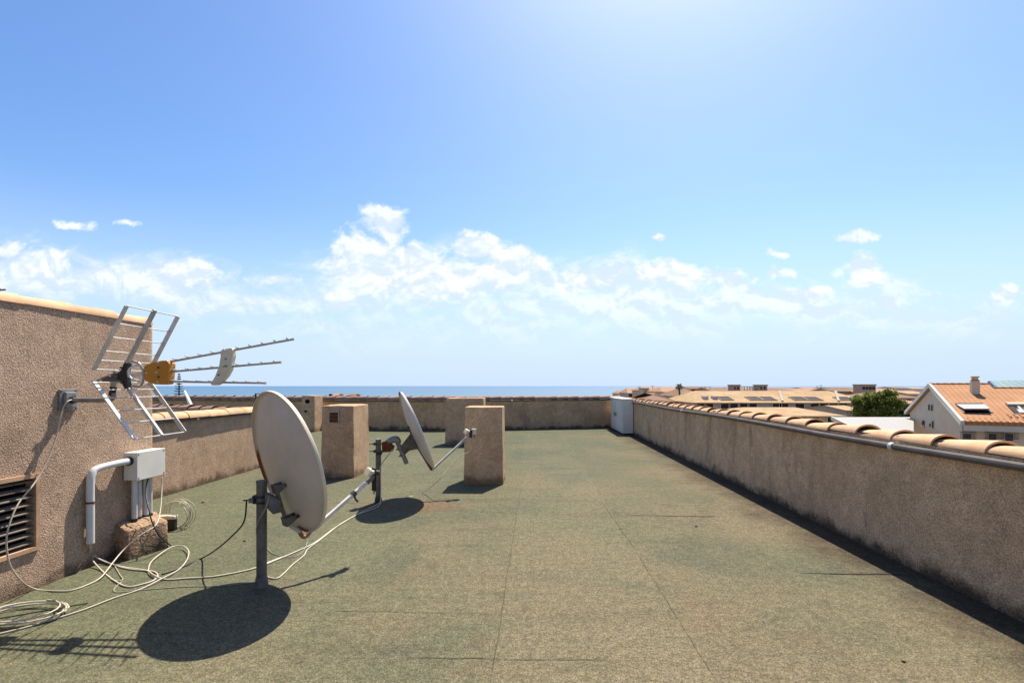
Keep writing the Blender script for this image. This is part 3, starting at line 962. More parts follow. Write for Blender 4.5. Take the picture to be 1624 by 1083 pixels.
# dish 2 (rear)
C2 = Vector((-1.172, 5.965, .849))
n2, r2, u2 = dish_frame(70.5, 21.8)
pole2 = Vector((-1.613, 5.836, 0))
D2 = thing('satellite_dish', 'rear satellite dish seen nearly edge on, on a pole with a rusty clamp', 'satellite dish', pole2)
rl = C2 - pole2
m, mt = reflector(C2, n2, r2, u2, .492, .514, .07, [(tuple(rl - u2 * .49), (.1, .1, .09))], (.58, .555, .51))
m.build('reflector', mt, D2, smooth=True)
rm2 = weathered('rim_paint_rear', (.64, .60, .52), (.22, .085, .025), [(tuple(rl + u2 * .50 - r2 * .05), (.16, .16, .09)), (tuple(rl - u2 * .45 - r2 * .2), (.2, .2, .11))])
rim(C2, n2, r2, u2, .492, .514).build('rim', rm2, D2, smooth='edge')
MB().tube([pole2, pole2 + Vector((0, 0, .75))], .032, 20).build('pole', 'galv_dark', D2, smooth='edge')
MB().tube([pole2 + Vector((0, 0, .742)), pole2 + Vector((0, 0, .763))], .034, 16).build('pole_cap', 'galv', D2, smooth='edge')
MB().tube([pole2 + Vector((0, 0, -.001)), pole2 + Vector((0, 0, .05)), pole2 + Vector((0, 0, .07))], [.044, .04, .033], 16).build('base_collar', 'black', D2, smooth='edge')
e0 = P(607, 700, 5.80)
MB().slab([P(605, 701, 5.80), P(613, 700, 5.80), P(624, 708, 5.80), P(621.5, 716, 5.80), P(606, 717.5, 5.80)], (0, .07, 0)).build('mount_plate', 'rust', D2, bevel=.004)
for yy in (703.5, 715):
    c = P(601, yy, 5.836)
    MB().tube([c + Vector((-.11, -.02, 0)), c + Vector((-.03, -.038, 0)), c + Vector((.05, -.038, 0))], .006, 6).build('bolt', 'galv_dark', D2)
    MB().tube([c + Vector((-.09, .03, 0)), c + Vector((.05, .038, 0))], .006, 6).build('bolt', 'galv_dark', D2)
    MB().box(c + Vector((-.042, 0, 0)), (.022, .09, .03)).build('clamp', 'rust', D2)
MB().tube([c + Vector((0, 0, -.045)), c + Vector((0, 0, -.005))], .037, 14).build('band', 'black', D2)
MB().tube(smooth_path([P(612, 703, 5.84), P(622, 697.5, 5.845), P(629, 696.5, 5.85), P(632.5, 703, 5.855)], 5), [.030 + .012 * math.sin(k / 15 * math.pi) for k in range(16)], 16).build('elbow', 'galv', D2, smooth='edge')
ta, tb = P(629.5, 699, 5.86), P(645, 735, 5.88)
MB().tube([ta, tb], .027, 14).build('mast_tube', 'galv', D2, smooth='edge')
S1, S2 = C2 - n2 * .085 + u2 * .06, C2 - u2 * .50 - n2 * .03
kk = C2 - n2 * .078 - u2 * .10
ba = ta.lerp(tb, .45)
for s_ in (-.022, .022):
    o_ = [ba + u2 * .045 + r2 * s_, ba - u2 * .06 + r2 * s_, kk - n2 * .10 - u2 * .085 + r2 * s_, kk - u2 * .11 + r2 * s_, kk + u2 * .10 + r2 * s_]
    MB().slab(o_, r2 * .005).build('bracket', 'galv_dark', D2)
for q_ in (.32, .60):
    c = ta.lerp(tb, q_)
    MB().tube([c - n2 * .055, c + n2 * .03], .007, 6).build('bolt', 'black', D2)
    MB().box(c - n2 * .028, (.05, .014, .026), r2, n2, u2).build('clamp', 'galv_dark', D2)
MB().bar(C2 - n2 * .082 + u2 * .10, C2 - n2 * .075 - u2 * .18, .05, .014, n2).build('spine', 'black', D2)
MB().bar(C2 - n2 * .07 - u2 * .18, C2 - u2 * .525 - n2 * .018, .03, .026, n2).build('feed_bend', weathered('arm_paint_rear', (.17, .16, .15), (.20, .07, .025), [(tuple(rl - u2 * .49 - n2 * .02), (.07, .07, .07))]), D2)
B2 = C2 - u2 * .527 - n2 * .01
L2 = P(741, 693, 6.33)
MB().bar(B2 - (L2 - B2).normalized() * .01, L2, .024, .024).build('feed_arm', 'alu_dull', D2)
tip = P(739.5, 684, 6.32)
d, sd, dn = lnb(D2, tip, C2, None)
MB().box(tip - d * .10 + Vector((.01, 0, 0)), (.055, .055, .075), sd, d).build('receiver', 'cream_plastic', D2, bevel=.006)
MB().box(tip - d * .062 + Vector((.0, 0, -.03)), (.04, .03, .10), sd, d).build('arm_end', 'black', D2)
MB().tube([tip - d * .10 + Vector((.015, 0, -.03)), tip - d * .10 + Vector((.02, 0, -.085))], .008, 8).build('connector', 'galv_dark', D2)

# dish 3: a sliver of white beyond the low parapet
C3 = Vector((-6.95, 9.55 + 2.2, .86))
n3, r3, u3 = dish_frame(59, 20)
D3 = thing('satellite_dish', 'thin white sliver of an edge on dish behind the low tiled parapet, beside the aerial', 'satellite dish', C3 - Vector((.2, .1, .86)))
C3 = Vector((-7.0, 10.3 + .1, .86)) + Vector((-.2, .55, 0))
D3.location = C3 + Vector((-.18, -.05, -.86))
ORIGIN[D3.name] = Vector(D3.location)
m, mt = reflector(C3, n3, r3, u3, .44, .46, .07, [], (.72, .71, .68))
m.build('reflector', mt, D3, smooth=True)
rim(C3, n3, r3, u3, .44, .46).build('rim', 'white_paint', D3, smooth='edge')
pb = Vector(D3.location)
MB().tube([pb, pb + Vector((0, 0, .8))], .03, 14).build('pole', 'galv_dark', D3, smooth='edge')
MB().bar(pb + Vector((0, 0, .74)), C3 - n3 * .06 - u3 * .1, .06, .05).build('bracket', 'galv_dark', D3)
MB().bar(C3 - u3 * .46 - n3 * .03, C3 + n3 * .55 - u3 * .30, .024, .024).build('feed_arm', 'alu_dull', D3)

# ------------------------------------------------------------------ television aerial on the tower wall
YA = 3.45
pl0 = Wt(106, 634)
AN = thing('television_aerial', 'television aerial with grid reflector, orange box and three booms, bolted to the tower', 'aerial', pl0)
wallc = pl0
pm_ = MB().box(wallc + NX * .008, (.014, .135, .155), NX, AX).build('wall_plate', 'galv', AN, bevel=.003)
MB().box(wallc + NX * .026, (.024, .085, .115), NX, AX).build('plate_boss', 'galv', pm_, bevel=.006)
for i in (-1, 1):
    for k in (-1, 1):
        MB().tube([wallc + NX * .012 + AX * .055 * i + Vector((0, 0, .065 * k)), wallc + NX * .022 + AX * .055 * i + Vector((0, 0, .065 * k))], .008, 6).build('bolt', 'galv_dark', pm_)
armA = wallc + NX * .03 + Vector((0, 0, -.0))
mast_x = P(172.5, 628, 3.5).x
armB = Vector((mast_x, armA.y - .03, armA.z))
MB().tube([armA, armA + NX * .03], .026, 14).build('socket', 'black', AN, smooth='edge')
MB().tube(smooth_path([armA, armA.lerp(armB, .8), armB + Vector((.0, 0, .01)), armB + Vector((.012, 0, .05))], 4), .0185, 14).build('wall_arm', 'galv', AN, smooth='edge')
mt0, mt1 = Vector((mast_x + .0, armB.y, P(172, 627, 3.5).z)), P(180, 588, 3.5)
mt1.y = armB.y
MB().tube([mt0 + (mt1 - mt0) * .2, mt1], .019, 14).build('mast', 'alu_dull', AN, smooth='edge')
MB().tube([mt0 - (mt1 - mt0) * .02, mt0 + (mt1 - mt0) * .35], .0215, 14).build('mast_cap', 'black', AN, smooth='edge')


def A(px, py, dy=0.0):
    """a point in the aerial's upright plane, moved dy away from the viewer"""
    p = P(px, py, YA)
    p.y += dy
    return p


# clamp between mast and hub
MB().slab([A(160, 599), A(182, 591), A(192, 593), A(192, 603), A(176, 607), A(162, 606)], (0, .06, 0)).build('clamp', 'galv_dark', AN)
MB().tube([A(178, 596, -.02), A(150, 604, .02)], .007, 8).build('clamp_bolt', 'galv', AN)
hub = MB().slab([A(201, 573.5, -.022), A(206, 576, -.022), A(203.5, 590, -.022), A(204.5, 600, -.022), A(206, 618, -.022), A(202, 618.5, -.022), A(195, 605, -.022), A(186, 599, -.022), A(186.5, 593.5, -.022), A(195, 588, -.022)], (0, .044, 0)).build('hub', 'black', AN, bevel=.004)
for (bx, by) in ((197.5, 583), (190, 597), (198, 607)):
    MB().tube([A(bx, by, -.034), A(bx, by, -.026)], .008, 8).build('bolt', 'galv_dark', hub)
MB().bar(A(196, 597), A(236, 592), .026, .026).build('axis_boom', 'alu', AN)
HW = .245                                               # half width of the reflector, across the view
up0, up1 = A(244.5, 494), A(201, 578)
lo0, lo1 = A(202, 614), A(256, 690)
for (a, b, mats, nm, tt) in ((up0, up1, 'alu', 'upper', (.0, .275, .485, .70, .845, .985)), (lo0, lo1, 'alu', 'lower', (.03, .16, .30, .52, .73, 1.0))):
    d = (b - a).normalized()
    nn = Vector((d.z, 0, -d.x))
    ext0 = a if nm == 'upper' else a - d * .0
    e1_ = b + d * (.055 if nm == 'upper' else 0.0)
    if nm == 'lower':
        ext0 = a - d * .055
    rf = MB().bar(a - d * .012, b, .022, .022, nn).build('reflector_grid', 'alu_dull' if nm == 'upper' else 'alu', AN)
    for s_ in (-1, 1):
        o_ = Vector((0, HW * s_, 0))
        MB().bar(ext0 + o_, e1_ + o_, .030, .008, nn if s_ < 0 else Vector((0, 1, 0))).build('side_bar', 'alu', rf)
    for q in tt:
        c = ext0.lerp(e1_, q)
        MB().tube([c - Vector((0, HW, 0)), c + Vector((0, HW, 0))], .0046, 6).build('rod', 'alu', rf, smooth='edge')
# folded dipole loops
MB().tube(smooth_path([A(209, 575, -.05), A(220, 573.5, -.05), A(229.5, 579, -.04), A(232.5, 594, -.03), A(229, 608, -.02), A(220, 613, 0), A(208, 612, .02)], 6), .0075, 8).build('dipole_loop', 'alu_dull', AN, smooth='edge')
MB().tube(smooth_path([A(229.5, 579.5, -.045), A(218, 582, -.05), A(212.5, 590, -.05), A(217, 600, -.05), A(230, 604.5, -.045)], 6), .007, 8).build('dipole_loop', 'white_plastic', AN, smooth='edge')
MB().tube(smooth_path([A(213, 611, .03), A(222, 612, .04), A(229, 606, .05), A(231, 594, .05), A(227, 582, .05)], 6), .007, 8).build('dipole_loop', 'white_plastic', AN, smooth='edge')
ob = [(233.5, 581.5), (236, 579), (251, 573.6), (263, 572), (270.5, 572), (273.6, 577), (272.5, 596), (270.5, 609), (262, 610), (250, 609.5), (240, 606), (234, 602)]
bx_ = MB().slab([A(x, y, -.035) for x, y in ob], (0, .07, 0)).build('balun_box', 'orange', AN, bevel=.006)
for (x, y) in ((256.8, 583.2), (257.2, 597.8)):
    MB().tube([A(x, y, -.039), A(x, y, -.03)], .0075, 10).build('screw', 'black', bx_)
for (x, y) in ((238, 591.5), (254, 590.5), (256, 574.5), (256, 605.5)):
    MB().box(A(x, y, -.036), (.016, .008, .009)).build('clip', 'cream_plastic', bx_)
for (a, b, n_) in ((A(270, 573.6), A(465.5, 538), 10), (A(270, 589.6), A(445, 574.6), 9), (A(268, 605), A(420.5, 607.6), 8)):
    bo = MB().bar(a, b, .0135, .0135).build('boom', 'alu_dull', AN)
    dd = (b - a).normalized()
    nn = Vector((-dd.z, 0, dd.x))
    for k in range(n_):
        c = a.lerp(b, (k + .55) / n_)
        MB().tube([c - Vector((-.03, .085, 0)) + nn * .009, c + Vector((-.03, .085, 0)) + nn * .009], .004, 6).build('director', 'alu', bo)
        MB().box(c + nn * .007, (.018, .02, .011), dd, Vector((0, 1, 0)), nn).build('clip', 'white_plastic', bo)
    MB().box(b, (.012, .017, .017), dd, Vector((0, 1, 0)), nn).build('end_cap', 'grey_plastic', bo)
sp = [(352.5, 556.5), (357, 553.5), (370, 552), (372, 556), (371.8, 566), (368, 586), (362, 597), (353, 607), (346, 610.8), (338.5, 611), (336.5, 608.5), (344, 596), (350, 580), (352.3, 566)]
spm = MB().slab([A(x, y, -.022) for x, y in sp], (0, .044, 0)).build('spacer', 'cream_plastic', AN, bevel=.005)
for (x, y) in ((361, 569.5), (349.6, 594.5)):
    MB().tube([A(x, y, -.026), A(x, y, -.018)], .006, 8).build('screw', 'galv_dark', spm)
MB().box(A(359.5, 581, -.0225), (.03, .002, .009)).build('mark', 'galv_dark', spm)

# ------------------------------------------------------------------ junction box, conduits and plinth
JB = thing('junction_box', 'light grey junction box on the corner of the tower wall', 'junction box', (-3.2, 4.18, .6))
jn = Vector((-3.13, 4.03, 0)) - NX * 0
jc = jn + AX * .152 - NX * .058 + Vector((0, 0, .728))
bdy = MB().box(jc, (.108, .305, .232), NX, AX).build('body', 'box_plastic', JB, bevel=.006)
lid = MB().box(jc + NX * .059, (.014, .309, .236), NX, AX).build('lid', 'box_plastic', JB, bevel=.004)
for i in (-1, 1):
    for k in (-1, 1):
        MB().tube([jc + NX * .064 + AX * .138 * i + Vector((0, 0, .10 * k)), jc + NX * .068 + AX * .138 * i + Vector((0, 0, .10 * k))], .007, 8).build('screw', 'galv_dark', lid)
gl = Vector((jc.x, 0, 0)) + Vector((0, jc.y, .775)) - AX * .16
MB().tube([gl - AX * .012, gl + AX * .02], .036, 16).build('cable_gland', 'black', JB)
wx = CT + AX * -.71 + NX * .034
pv = [Vector((gl.x, gl.y, .775)), Vector((gl.x, gl.y, .775)) - AX * .10, wx + AX * .055 + Vector((0, 0, .755)), wx + AX * .012 + Vector((0, 0, .715)), wx + Vector((0, 0, .64)), wx + Vector((0, 0, .40)), wx + Vector((0, 0, .195))]
WP = thing('bent_pipe', 'thick white bent pipe running from the junction box down the tower wall', 'pipe', wx)
MB().tube(smooth_path(pv, 6), .0265, 16).build('pipe', 'white_plastic', WP, smooth='edge')
MB().tube([wx + Vector((0, 0, .50)), wx + Vector((0, 0, .515))], .030, 16).build('clip', 'rust', WP)
for k in range(4):
    c = jn + AX * (.045 + .058 * k) - NX * .055 - NX * (.012 * (k % 2))
    c.z = 0
    cd = MB().tube([c + Vector((0, 0, .255)), c + Vector((0, 0, .33)), c + Vector((0, 0, .614))], [.021, .0215, .0215], 12).build('conduit_tube', 'grey_plastic', smooth='edge', org=c + Vector((0, 0, .255)))
    tag(cd, ['first upright grey conduit under the junction box, nearest the white bent pipe', 'second upright grey conduit under the junction box, counted from the bent pipe',
             'third upright grey conduit under the junction box, counted from the bent pipe', 'last upright grey conduit under the junction box, at the tower corner'][k],
        'pipe', 'upright conduits under the junction box')
    MB().tube([c + Vector((0, 0, .25)), c + Vector((0, 0, .285))], .024, 12).build('foot', 'black', cd, smooth='edge')
PL = MB()
pcs = []
nxp, nyp = 7, 9
PC = [Vector(p) for p in ((-3.30, 4.0, 0), (-3.085, 3.885, 0), (-2.98, 4.19, 0), (-3.22, 4.36, 0))]
for j in range(nyp + 1):
    row = []
    for i in range(nxp + 1):
        fi, fj = i / nxp, j / nyp
        z = .280 - .035 * fi - .02 * abs(fj - .6) + random.uniform(-.010, .010)
        row.append(PC[0].lerp(PC[1], fi).lerp(PC[3].lerp(PC[2], fi), fj) + Vector((random.uniform(-.006, .006), random.uniform(-.006, .006), z)))
    pcs.append(row)
o = 0
for row in pcs:
    PL.v += row
for j in range(nyp):
    for i in range(nxp):
        a = j * (nxp + 1) + i
        PL.f.append((a, a + 1, a + nxp + 2, a + nxp + 1))
def skirt(idx):
    st = len(PL.v)
    for k in idx:
        p = PL.v[k]
        m_ = Vector(p)
        cc = (PC[0] + PC[1] + PC[2] + PC[3]) / 4
        out_ = Vector((p.x - cc.x, p.y - cc.y, 0)) * .05
        PL.v.append(Vector((p.x + out_.x * .6 + random.uniform(-.006, .006), p.y + out_.y * .6, p.z * .5)))
        PL.v.append(Vector((p.x + out_.x + random.uniform(-.008, .008), p.y + out_.y, -.002)))
    for k in range(len(idx) - 1):
        a, b = st + 2 * k, st + 2 * k + 2
        PL.f.append((idx[k], idx[k + 1], b, a))
        PL.f.append((a, b, b + 1, a + 1))
W1 = nxp + 1
skirt([i for i in range(W1)] + [j * W1 + nxp for j in range(1, nyp + 1)] + [nyp * W1 + i for i in range(nxp - 1, -1, -1)])
tag(PL.build('concrete_plinth', 'plinth', smooth='edge', org=Vector((-3.1, 4.1, 0)), bevel=.012), 'rough squarish lump of concrete at the foot of the tower corner, under grey conduits', 'plinth')


# ------------------------------------------------------------------ cables
def z2(cx, cy):
    """crop -> photo pixel (left corner view)"""
    return cx / 2.688, 680 + cy / 2.688


def z3(cx, cy):
    return 360 + cx / 3.008, 590 + cy / 3.008


def cable(label, pts, r=.0055, mat='cable_white', n=7, grp='loose cables across the roof', closed=False, name='cable'):
    p = smooth_path(pts, n, closed)
    o = MB().tube(p, r, 8, closed).build(name, mat, smooth=True, org=Vector((p[0].x, p[0].y, 0)))
    return tag(o, label, 'cable', grp)


def gz2(lst, z=.007):
    return [G(*z2(*q[:2]), z + (q[2] if len(q) > 2 else 0)) for q in lst]


def gz3(lst, z=.007):
    return [G(*z3(*q[:2]), z + (q[2] if len(q) > 2 else 0)) for q in lst]


# white cable from the aerial plate, sagging past the vent and along the roof
cable('thin white cable drooping from the aerial wall plate past the vent to the junction box',
      [Wt(118, 634, .05), Wt(108, 636, .065), Wt(99, 650, .05), Wt(90, 690, .04), Wt(76, 728, .04), Wt(56, 764, .05), Wt(28, 800, .08), Wt(13, 838, .09), Wt(10.5, 868, .09),
       Wt(17, 898, .08), Wt(35, 922, .06)] + gz2([(150, 682), (230, 690), (300, 688), (370, 665), (430, 632, .01), (480, 570, .05)]) + [P(*z2(530, 512), 3.82), P(*z2(600, 452), 3.90), P(*z2(665, 408), 4.02), P(*z2(684, 340), 4.16), P(*z2(690, 250), 4.28), P(*z2(690, 205), 4.30)], .0048)
bt = wx + Vector((0, 0, .2))
cable('white cable leaving the bent pipe in a loop on the roof', [bt + Vector((.008, 0, 0)), bt + Vector((.01, -.01, -.04))] + gz2([(385, 545, .06), (430, 600), (490, 648), (545, 672), (605, 662), (655, 645), (672, 622), (645, 605), (560, 598), (480, 578), (425, 545, .02), (395, 510, .08)]) + [bt + Vector((-.006, .01, -.01))], .0055)
p2t = pole2 + Vector((.036, -.03, 0))
cable('long white cable running from the bent pipe to the rear dish pole',
      [bt + Vector((.0, -.008, .0))] + gz2([(392, 530, .09), (440, 562, .02), (520, 587), (620, 602), (655, 622, .012), (705, 641), (800, 636), (930, 626), (1090, 592), (1200, 547)]) +
      gz3([(140, 930), (230, 897), (330, 855), (420, 812), (515, 742), (620, 680), (690, 655), (728, 632)]) + [p2t + Vector((0, 0, .1)), p2t + Vector((0, 0, .3)), p2t + Vector((0, 0, .44)), P(617, 720, 5.78), P(623, 712, 5.80)], .0058)
cable('white cable with a big loop leading to the coil at the bottom left corner',
      gz2([(668, 640), (640, 622), (632, 600), (650, 560, .01), (720, 508, .02), (775, 498, .02), (804, 520, .02), (795, 560, .01), (760, 600), (700, 632, .012), (600, 682), (480, 722), (350, 772), (200, 818), (120, 842), (40, 862), (-40, 880)]), .0048)
cable('faint thin cable lying just behind the shadow of the front dish', gz2([(520, 650), (487, 680), (500, 696), (600, 686), (700, 678), (800, 671), (950, 668), (1090, 652)], .004), .0032, 'cable_grey')
cable('black lead curving from the junction box down over the plinth',
      [jc + NX * .02 + AX * .02 + Vector((0, 0, -.116)), Vector((-3.12, 4.12, .5))] + [P(*z2(635, 345), 4.02), P(*z2(650, 400), 4.0), P(*z2(680, 455), 4.02)] + gz2([(728, 497)]), .0055, 'black')
cable('black lead hanging from the front dish clamp to the roof',
      [pm + Vector((-.10, -.01, -.016)), P(*z2(1040, 395), 3.42), P(*z2(990, 455), 3.48), P(*z2(920, 515), 3.62), G(*z2(860, 551), .008)] + gz2([(800, 578), (740, 602), (690, 618)]), .0056, 'black')
cable('white cable looping from the foot of the front dish pole to the rear pole',
      gz3([(150, 955), (190, 975), (235, 983), (270, 960), (310, 920), (368, 872), (385, 843), (450, 795), (522, 738), (560, 712), (640, 668), (700, 640), (735, 618)]), .0048)
cable('short grey cable hung round the upper part of the front dish pole',
      [P(*z3(205, 575), 3.36), P(*z3(200, 600), 3.32), P(*z3(186, 645), 3.30), P(*z3(155, 700), 3.31), P(*z3(141, 745), 3.34), P(*z3(144, 790), 3.38)], .0045, 'cable_grey')
cable('thin grey cable trailing on the roof right of the front dish pole', gz3([(192, 840), (215, 862), (260, 878), (320, 880), (365, 850), (390, 790, .05), (402, 752, .12)], .005), .0030, 'cable_grey')
cable('thin pale cable hanging from the receiver of the rear dish down to the roof',
      [tip - d * .10 + Vector((.02, 0, -.085)), P(*z3(1165, 365), 6.30), P(*z3(1110, 402), 6.25), P(*z3(1060, 455), 6.15), P(*z3(1010, 515), 6.05)] + gz3([(930, 575), (860, 596), (790, 603), (738, 618)]), .0045)
cable('brown cable curling between the tower corner and the bent pipe', gz2([(490, 585), (510, 620), (523, 640), (505, 648), (470, 640)], .005), .004, 'cable_grey')

# coils
def coil(label, cen, rx, ry, loops, lift, mat='cable_white', r=.0055, upright=False, seed=1):
    rnd = random.Random(seed)
    pts = []
    n = 18
    tot = loops * n
    ph = rnd.random()
    for k in range(tot + 1):
        a = 2 * math.pi * (k / n + ph)
        lp = k / n
        w_ = 1 + .10 * math.sin(lp * 2.3 + seed) + .04 * math.sin(a * 2 + lp)
        if upright:
            tl = .35 * math.sin(lp * 1.7)
            pts.append(cen + Vector((math.cos(a) * rx * w_ * math.cos(tl), math.cos(a) * rx * math.sin(tl) + .02 * lp, max(.008 - cen.z, math.sin(a) * ry * w_))))
        else:
            pts.append(cen + Vector((math.cos(a) * rx * w_ + .012 * math.sin(lp * 3), math.sin(a) * ry * w_, .008 + .006 * lp + lift * (.5 + .5 * math.sin(a + .6)))))
    o = MB().tube(pts, r, 8).build('cable_coil', mat, smooth=True, org=Vector((cen.x, cen.y, 0)))
    return tag(o, label, 'cable', 'coiled cables')


coil('coil of white cable lying flat on the roof in the near left corner', G(38, 978), .225, .135, 4, .015, seed=3, r=.0045)
coil('coil of white cable propped against the tower corner behind the plinth', Vector((-3.30, 4.72, .135)), .135, .135, 5, 0, upright=True, r=.0042, seed=5)
sh = MB().box(Vector((-3.36, 4.70, .055)), (.19, .05, .11))  # black box stands in for the dark shadow below the pale lid
sh = tag(sh.build('shade_block', 'black', org=Vector((-3.4, 4.68, 0)), bevel=.01), 'low black block for the shade under a pale lid beside the upright coil of cable', 'stub')
MB().box(Vector((-3.36, 4.69, .13)), (.21, .06, .035)).build('lid', 'cream_plastic', sh, bevel=.008)

# small litter on the roof
for (px, py, s_, lab) in ((322, 797, .022, 'tiny dark leaf on the roof beyond the coiled cable'), (388, 858, .014, 'tiny dark pebble on the roof left of the front dish pole'),
                          (1433, 1049, .012, 'small dark pebble at the bottom right of the roof'), (1104, 835, .016, 'small dark chip on the roof in front of the short seam')):
    c = G(px, py)
    m = MB()
    ring = [c + Vector((math.cos(a) * s_ * random.uniform(.6, 1.1), math.sin(a) * s_ * random.uniform(.5, .9), .001)) for a in [k * .9 for k in range(7)]]
    m.slab(ring, (0, 0, s_ * .5)).build('pebble', 'mortar', org=c)
    tag(bpy.data.objects[-1] if False else [o for o in bpy.data.objects if o.name.startswith('pebble')][-1], lab, 'debris')


# ================================================================== TOWN BEYOND
GZ = -10.0


def window(m_parent, c, w_, h_, u, n, frame='town_white', pane='glass', dep=.08):
    f = MB()
    Z = Vector((0, 0, 1))
    fw = .07
    for du, dz, sw, sh_ in ((0, h_ / 2, w_ + fw, fw), (0, -h_ / 2, w_ + fw, fw), (-w_ / 2, 0, fw, h_ - fw), (w_ / 2, 0, fw, h_ - fw)):
        f.box(c + u * du + Z * dz + n * .02, (sw, .10, sh_), u, n, Z)
    fo_ = f.build('window', frame, m_parent)
    MB().box(c + n * .005, (w_ - fw, .04, h_ - fw), u, n, Z).build('pane', pane, fo_)
    return fo_


def building(name, label, x0, x1, y0, dep, z_eave, z_ridge, wall='town_wall', roof='roof_tan', hip=0.0, over=.35, wins=None, grp=None, cat='building', ridge_at=.5):
    """block with its ridge along x; x0..x1, front face at y0"""
    t = thing(name, label, cat, ((x0 + x1) / 2, y0 + dep / 2, GZ), grp)
    m = MB()
    yr = y0 + dep * ridge_at
    y1 = y0 + dep
    if hip:
        m.box(((x0 + x1) / 2, y0 + dep / 2, (GZ + z_eave) / 2), (x1 - x0, dep, z_eave - GZ))
    else:
        m.v += [Vector(p) for p in ((x0, y0, GZ), (x0, y1, GZ), (x0, y1, z_eave), (x0, yr, z_ridge - .1), (x0, y0, z_eave),
                                    (x1, y0, GZ), (x1, y1, GZ), (x1, y1, z_eave), (x1, yr, z_ridge - .1), (x1, y0, z_eave))]
        m.f += [(0, 1, 2, 3, 4), (5, 9, 8, 7, 6), (0, 4, 9, 5), (1, 6, 7, 2)]
    m.build('wall', wall, t)
    if z_ridge > z_eave:
        r_ = MB()
        th = .16
        sl = (z_ridge - z_eave) / (yr - y0)
        xa, xb = x0 - over, x1 + over
        ye, ze = y0 - over, z_eave - sl * over
        yb_, zb = y1 + over, z_eave - (z_ridge - z_eave) / (y1 - yr) * over
        h = hip
        pts = [(xa, ye, ze), (xb, ye, ze), (xb - h, yr, z_ridge), (xa + h, yr, z_ridge), (xa, yb_, zb), (xb, yb_, zb)]
        top_ = [Vector(p) + Vector((0, 0, .06)) for p in pts]
        bot = [Vector(p) + Vector((0, 0, .06 - th)) for p in pts]
        r_.v += top_ + bot
        r_.f += [(0, 1, 2, 3), (3, 2, 5, 4), (6, 9, 8, 7), (9, 10, 11, 8), (0, 6, 7, 1), (4, 5, 11, 10)]
        if h:
            r_.f += [(1, 5, 2), (0, 3, 4), (7, 8, 11), (6, 10, 9), (1, 7, 11, 5), (0, 4, 10, 6)]
        else:
            r_.f += [(1, 7, 8, 2), (2, 8, 11, 5), (0, 3, 9, 6), (3, 4, 10, 9)]
        r_.build('roof', roof, t)
    else:
        MB().box(((x0 + x1) / 2, y0 + dep / 2, z_eave + .11), (x1 - x0 + .2, dep + .2, .22)).build('roof', wall if z_ridge == z_eave else roof, t)
    for (wx_, wz, ww, wh) in wins or ():
        window(t, Vector((wx_, y0 - .03, wz)), ww, wh, Vector((1, 0, 0)), Vector((0, -1, 0)))
    return t


def roof_open(parent, c, w_, h_, sl, mat='glass'):
    """a cut-in roof terrace seen as a dark opening with low cheeks, on a front slope of gradient sl"""
    n = Vector((0, -sl, 1)).normalized()
    v = Vector((0, 1, sl)).normalized()
    u = Vector((1, 0, 0))
    f = MB()
    for du, dv, su, sv in ((0, h_ / 2, w_ + .2, .12), (0, -h_ / 2, w_ + .2, .12), (-w_ / 2, 0, .12, h_ - .12), (w_ / 2, 0, .12, h_ - .12)):
        f.box(c + u * du + v * dv + n * .10, (su, sv, .2), u, v, n)
    o_ = f.build('roof_window', 'town_brown', parent)
    MB().box(c + n * .085, (w_ - .1, h_ - .1, .06), u, v, n).build('pane', mat, o_)
    return o_


def X(px, y):
    return (px - CX) / F * y


def Zp(py, y):
    return EYE + (HY - py) / F * y


# long tan row of houses
yF, dB = 78.0, 15.0
zr, ze_ = Zp(620.3, yF + dB / 2), Zp(638.2, yF)
B = building('row_house', 'long row house with a wide tan tiled roof, dark roof terraces and white skylights', X(1101, yF), X(1390, yF), yF, dB, ze_, zr, 'town_grey', 'roof_tan', 3.2, .3,
             [(X(p, yF), Zp(643.5, yF), 1.5, .95) for p in (1112, 1124, 1150, 1163, 1180, 1193, 1232, 1243, 1268, 1292, 1306, 1322, 1336, 1360, 1374)])
slB = (zr - ze_) / (dB / 2)


def on_roof(px, py, y0=yF, z_e=ze_, s_=slB):
    # meets the roof plane z = z_e + s (y - y0) with the sight line
    k = (HY - py) / F
    y = (EYE - z_e + s_ * y0) / (s_ - k)
    return P(px, py, y)


for (p, q, y_, mt_) in ((1140, 1159, 632.8, 'glass'), (1186, 1205, 633, 'glass'), (1207, 1227, 633.2, 'glass'), (1256, 1275.5, 633.2, 'glass'), (1278, 1299, 633.4, 'glass'), (1327, 1349, 633.4, 'glass')):
    c = on_roof((p + q) / 2, y_)
    roof_open(B, c, X(q, c.y) - X(p, c.y), 2.0, slB, mt_)
for p in (1118, 1133):
    c = on_roof(p, 632.6)
    sk = MB().box(c + Vector((0, 0, .22)), (.75, 1.1, .55))
    sk.build('skylight', 'town_white', B)
for p in (1236, 1325):                                  # party-wall upstands between the units
    a, b = on_roof(p + 5, 637.4), on_roof(p, 621.8)
    MB().bar(a + Vector((0, 0, .16)), b + Vector((0, 0, .16)), .35, .2).build('party_wall', 'town_wall', B)

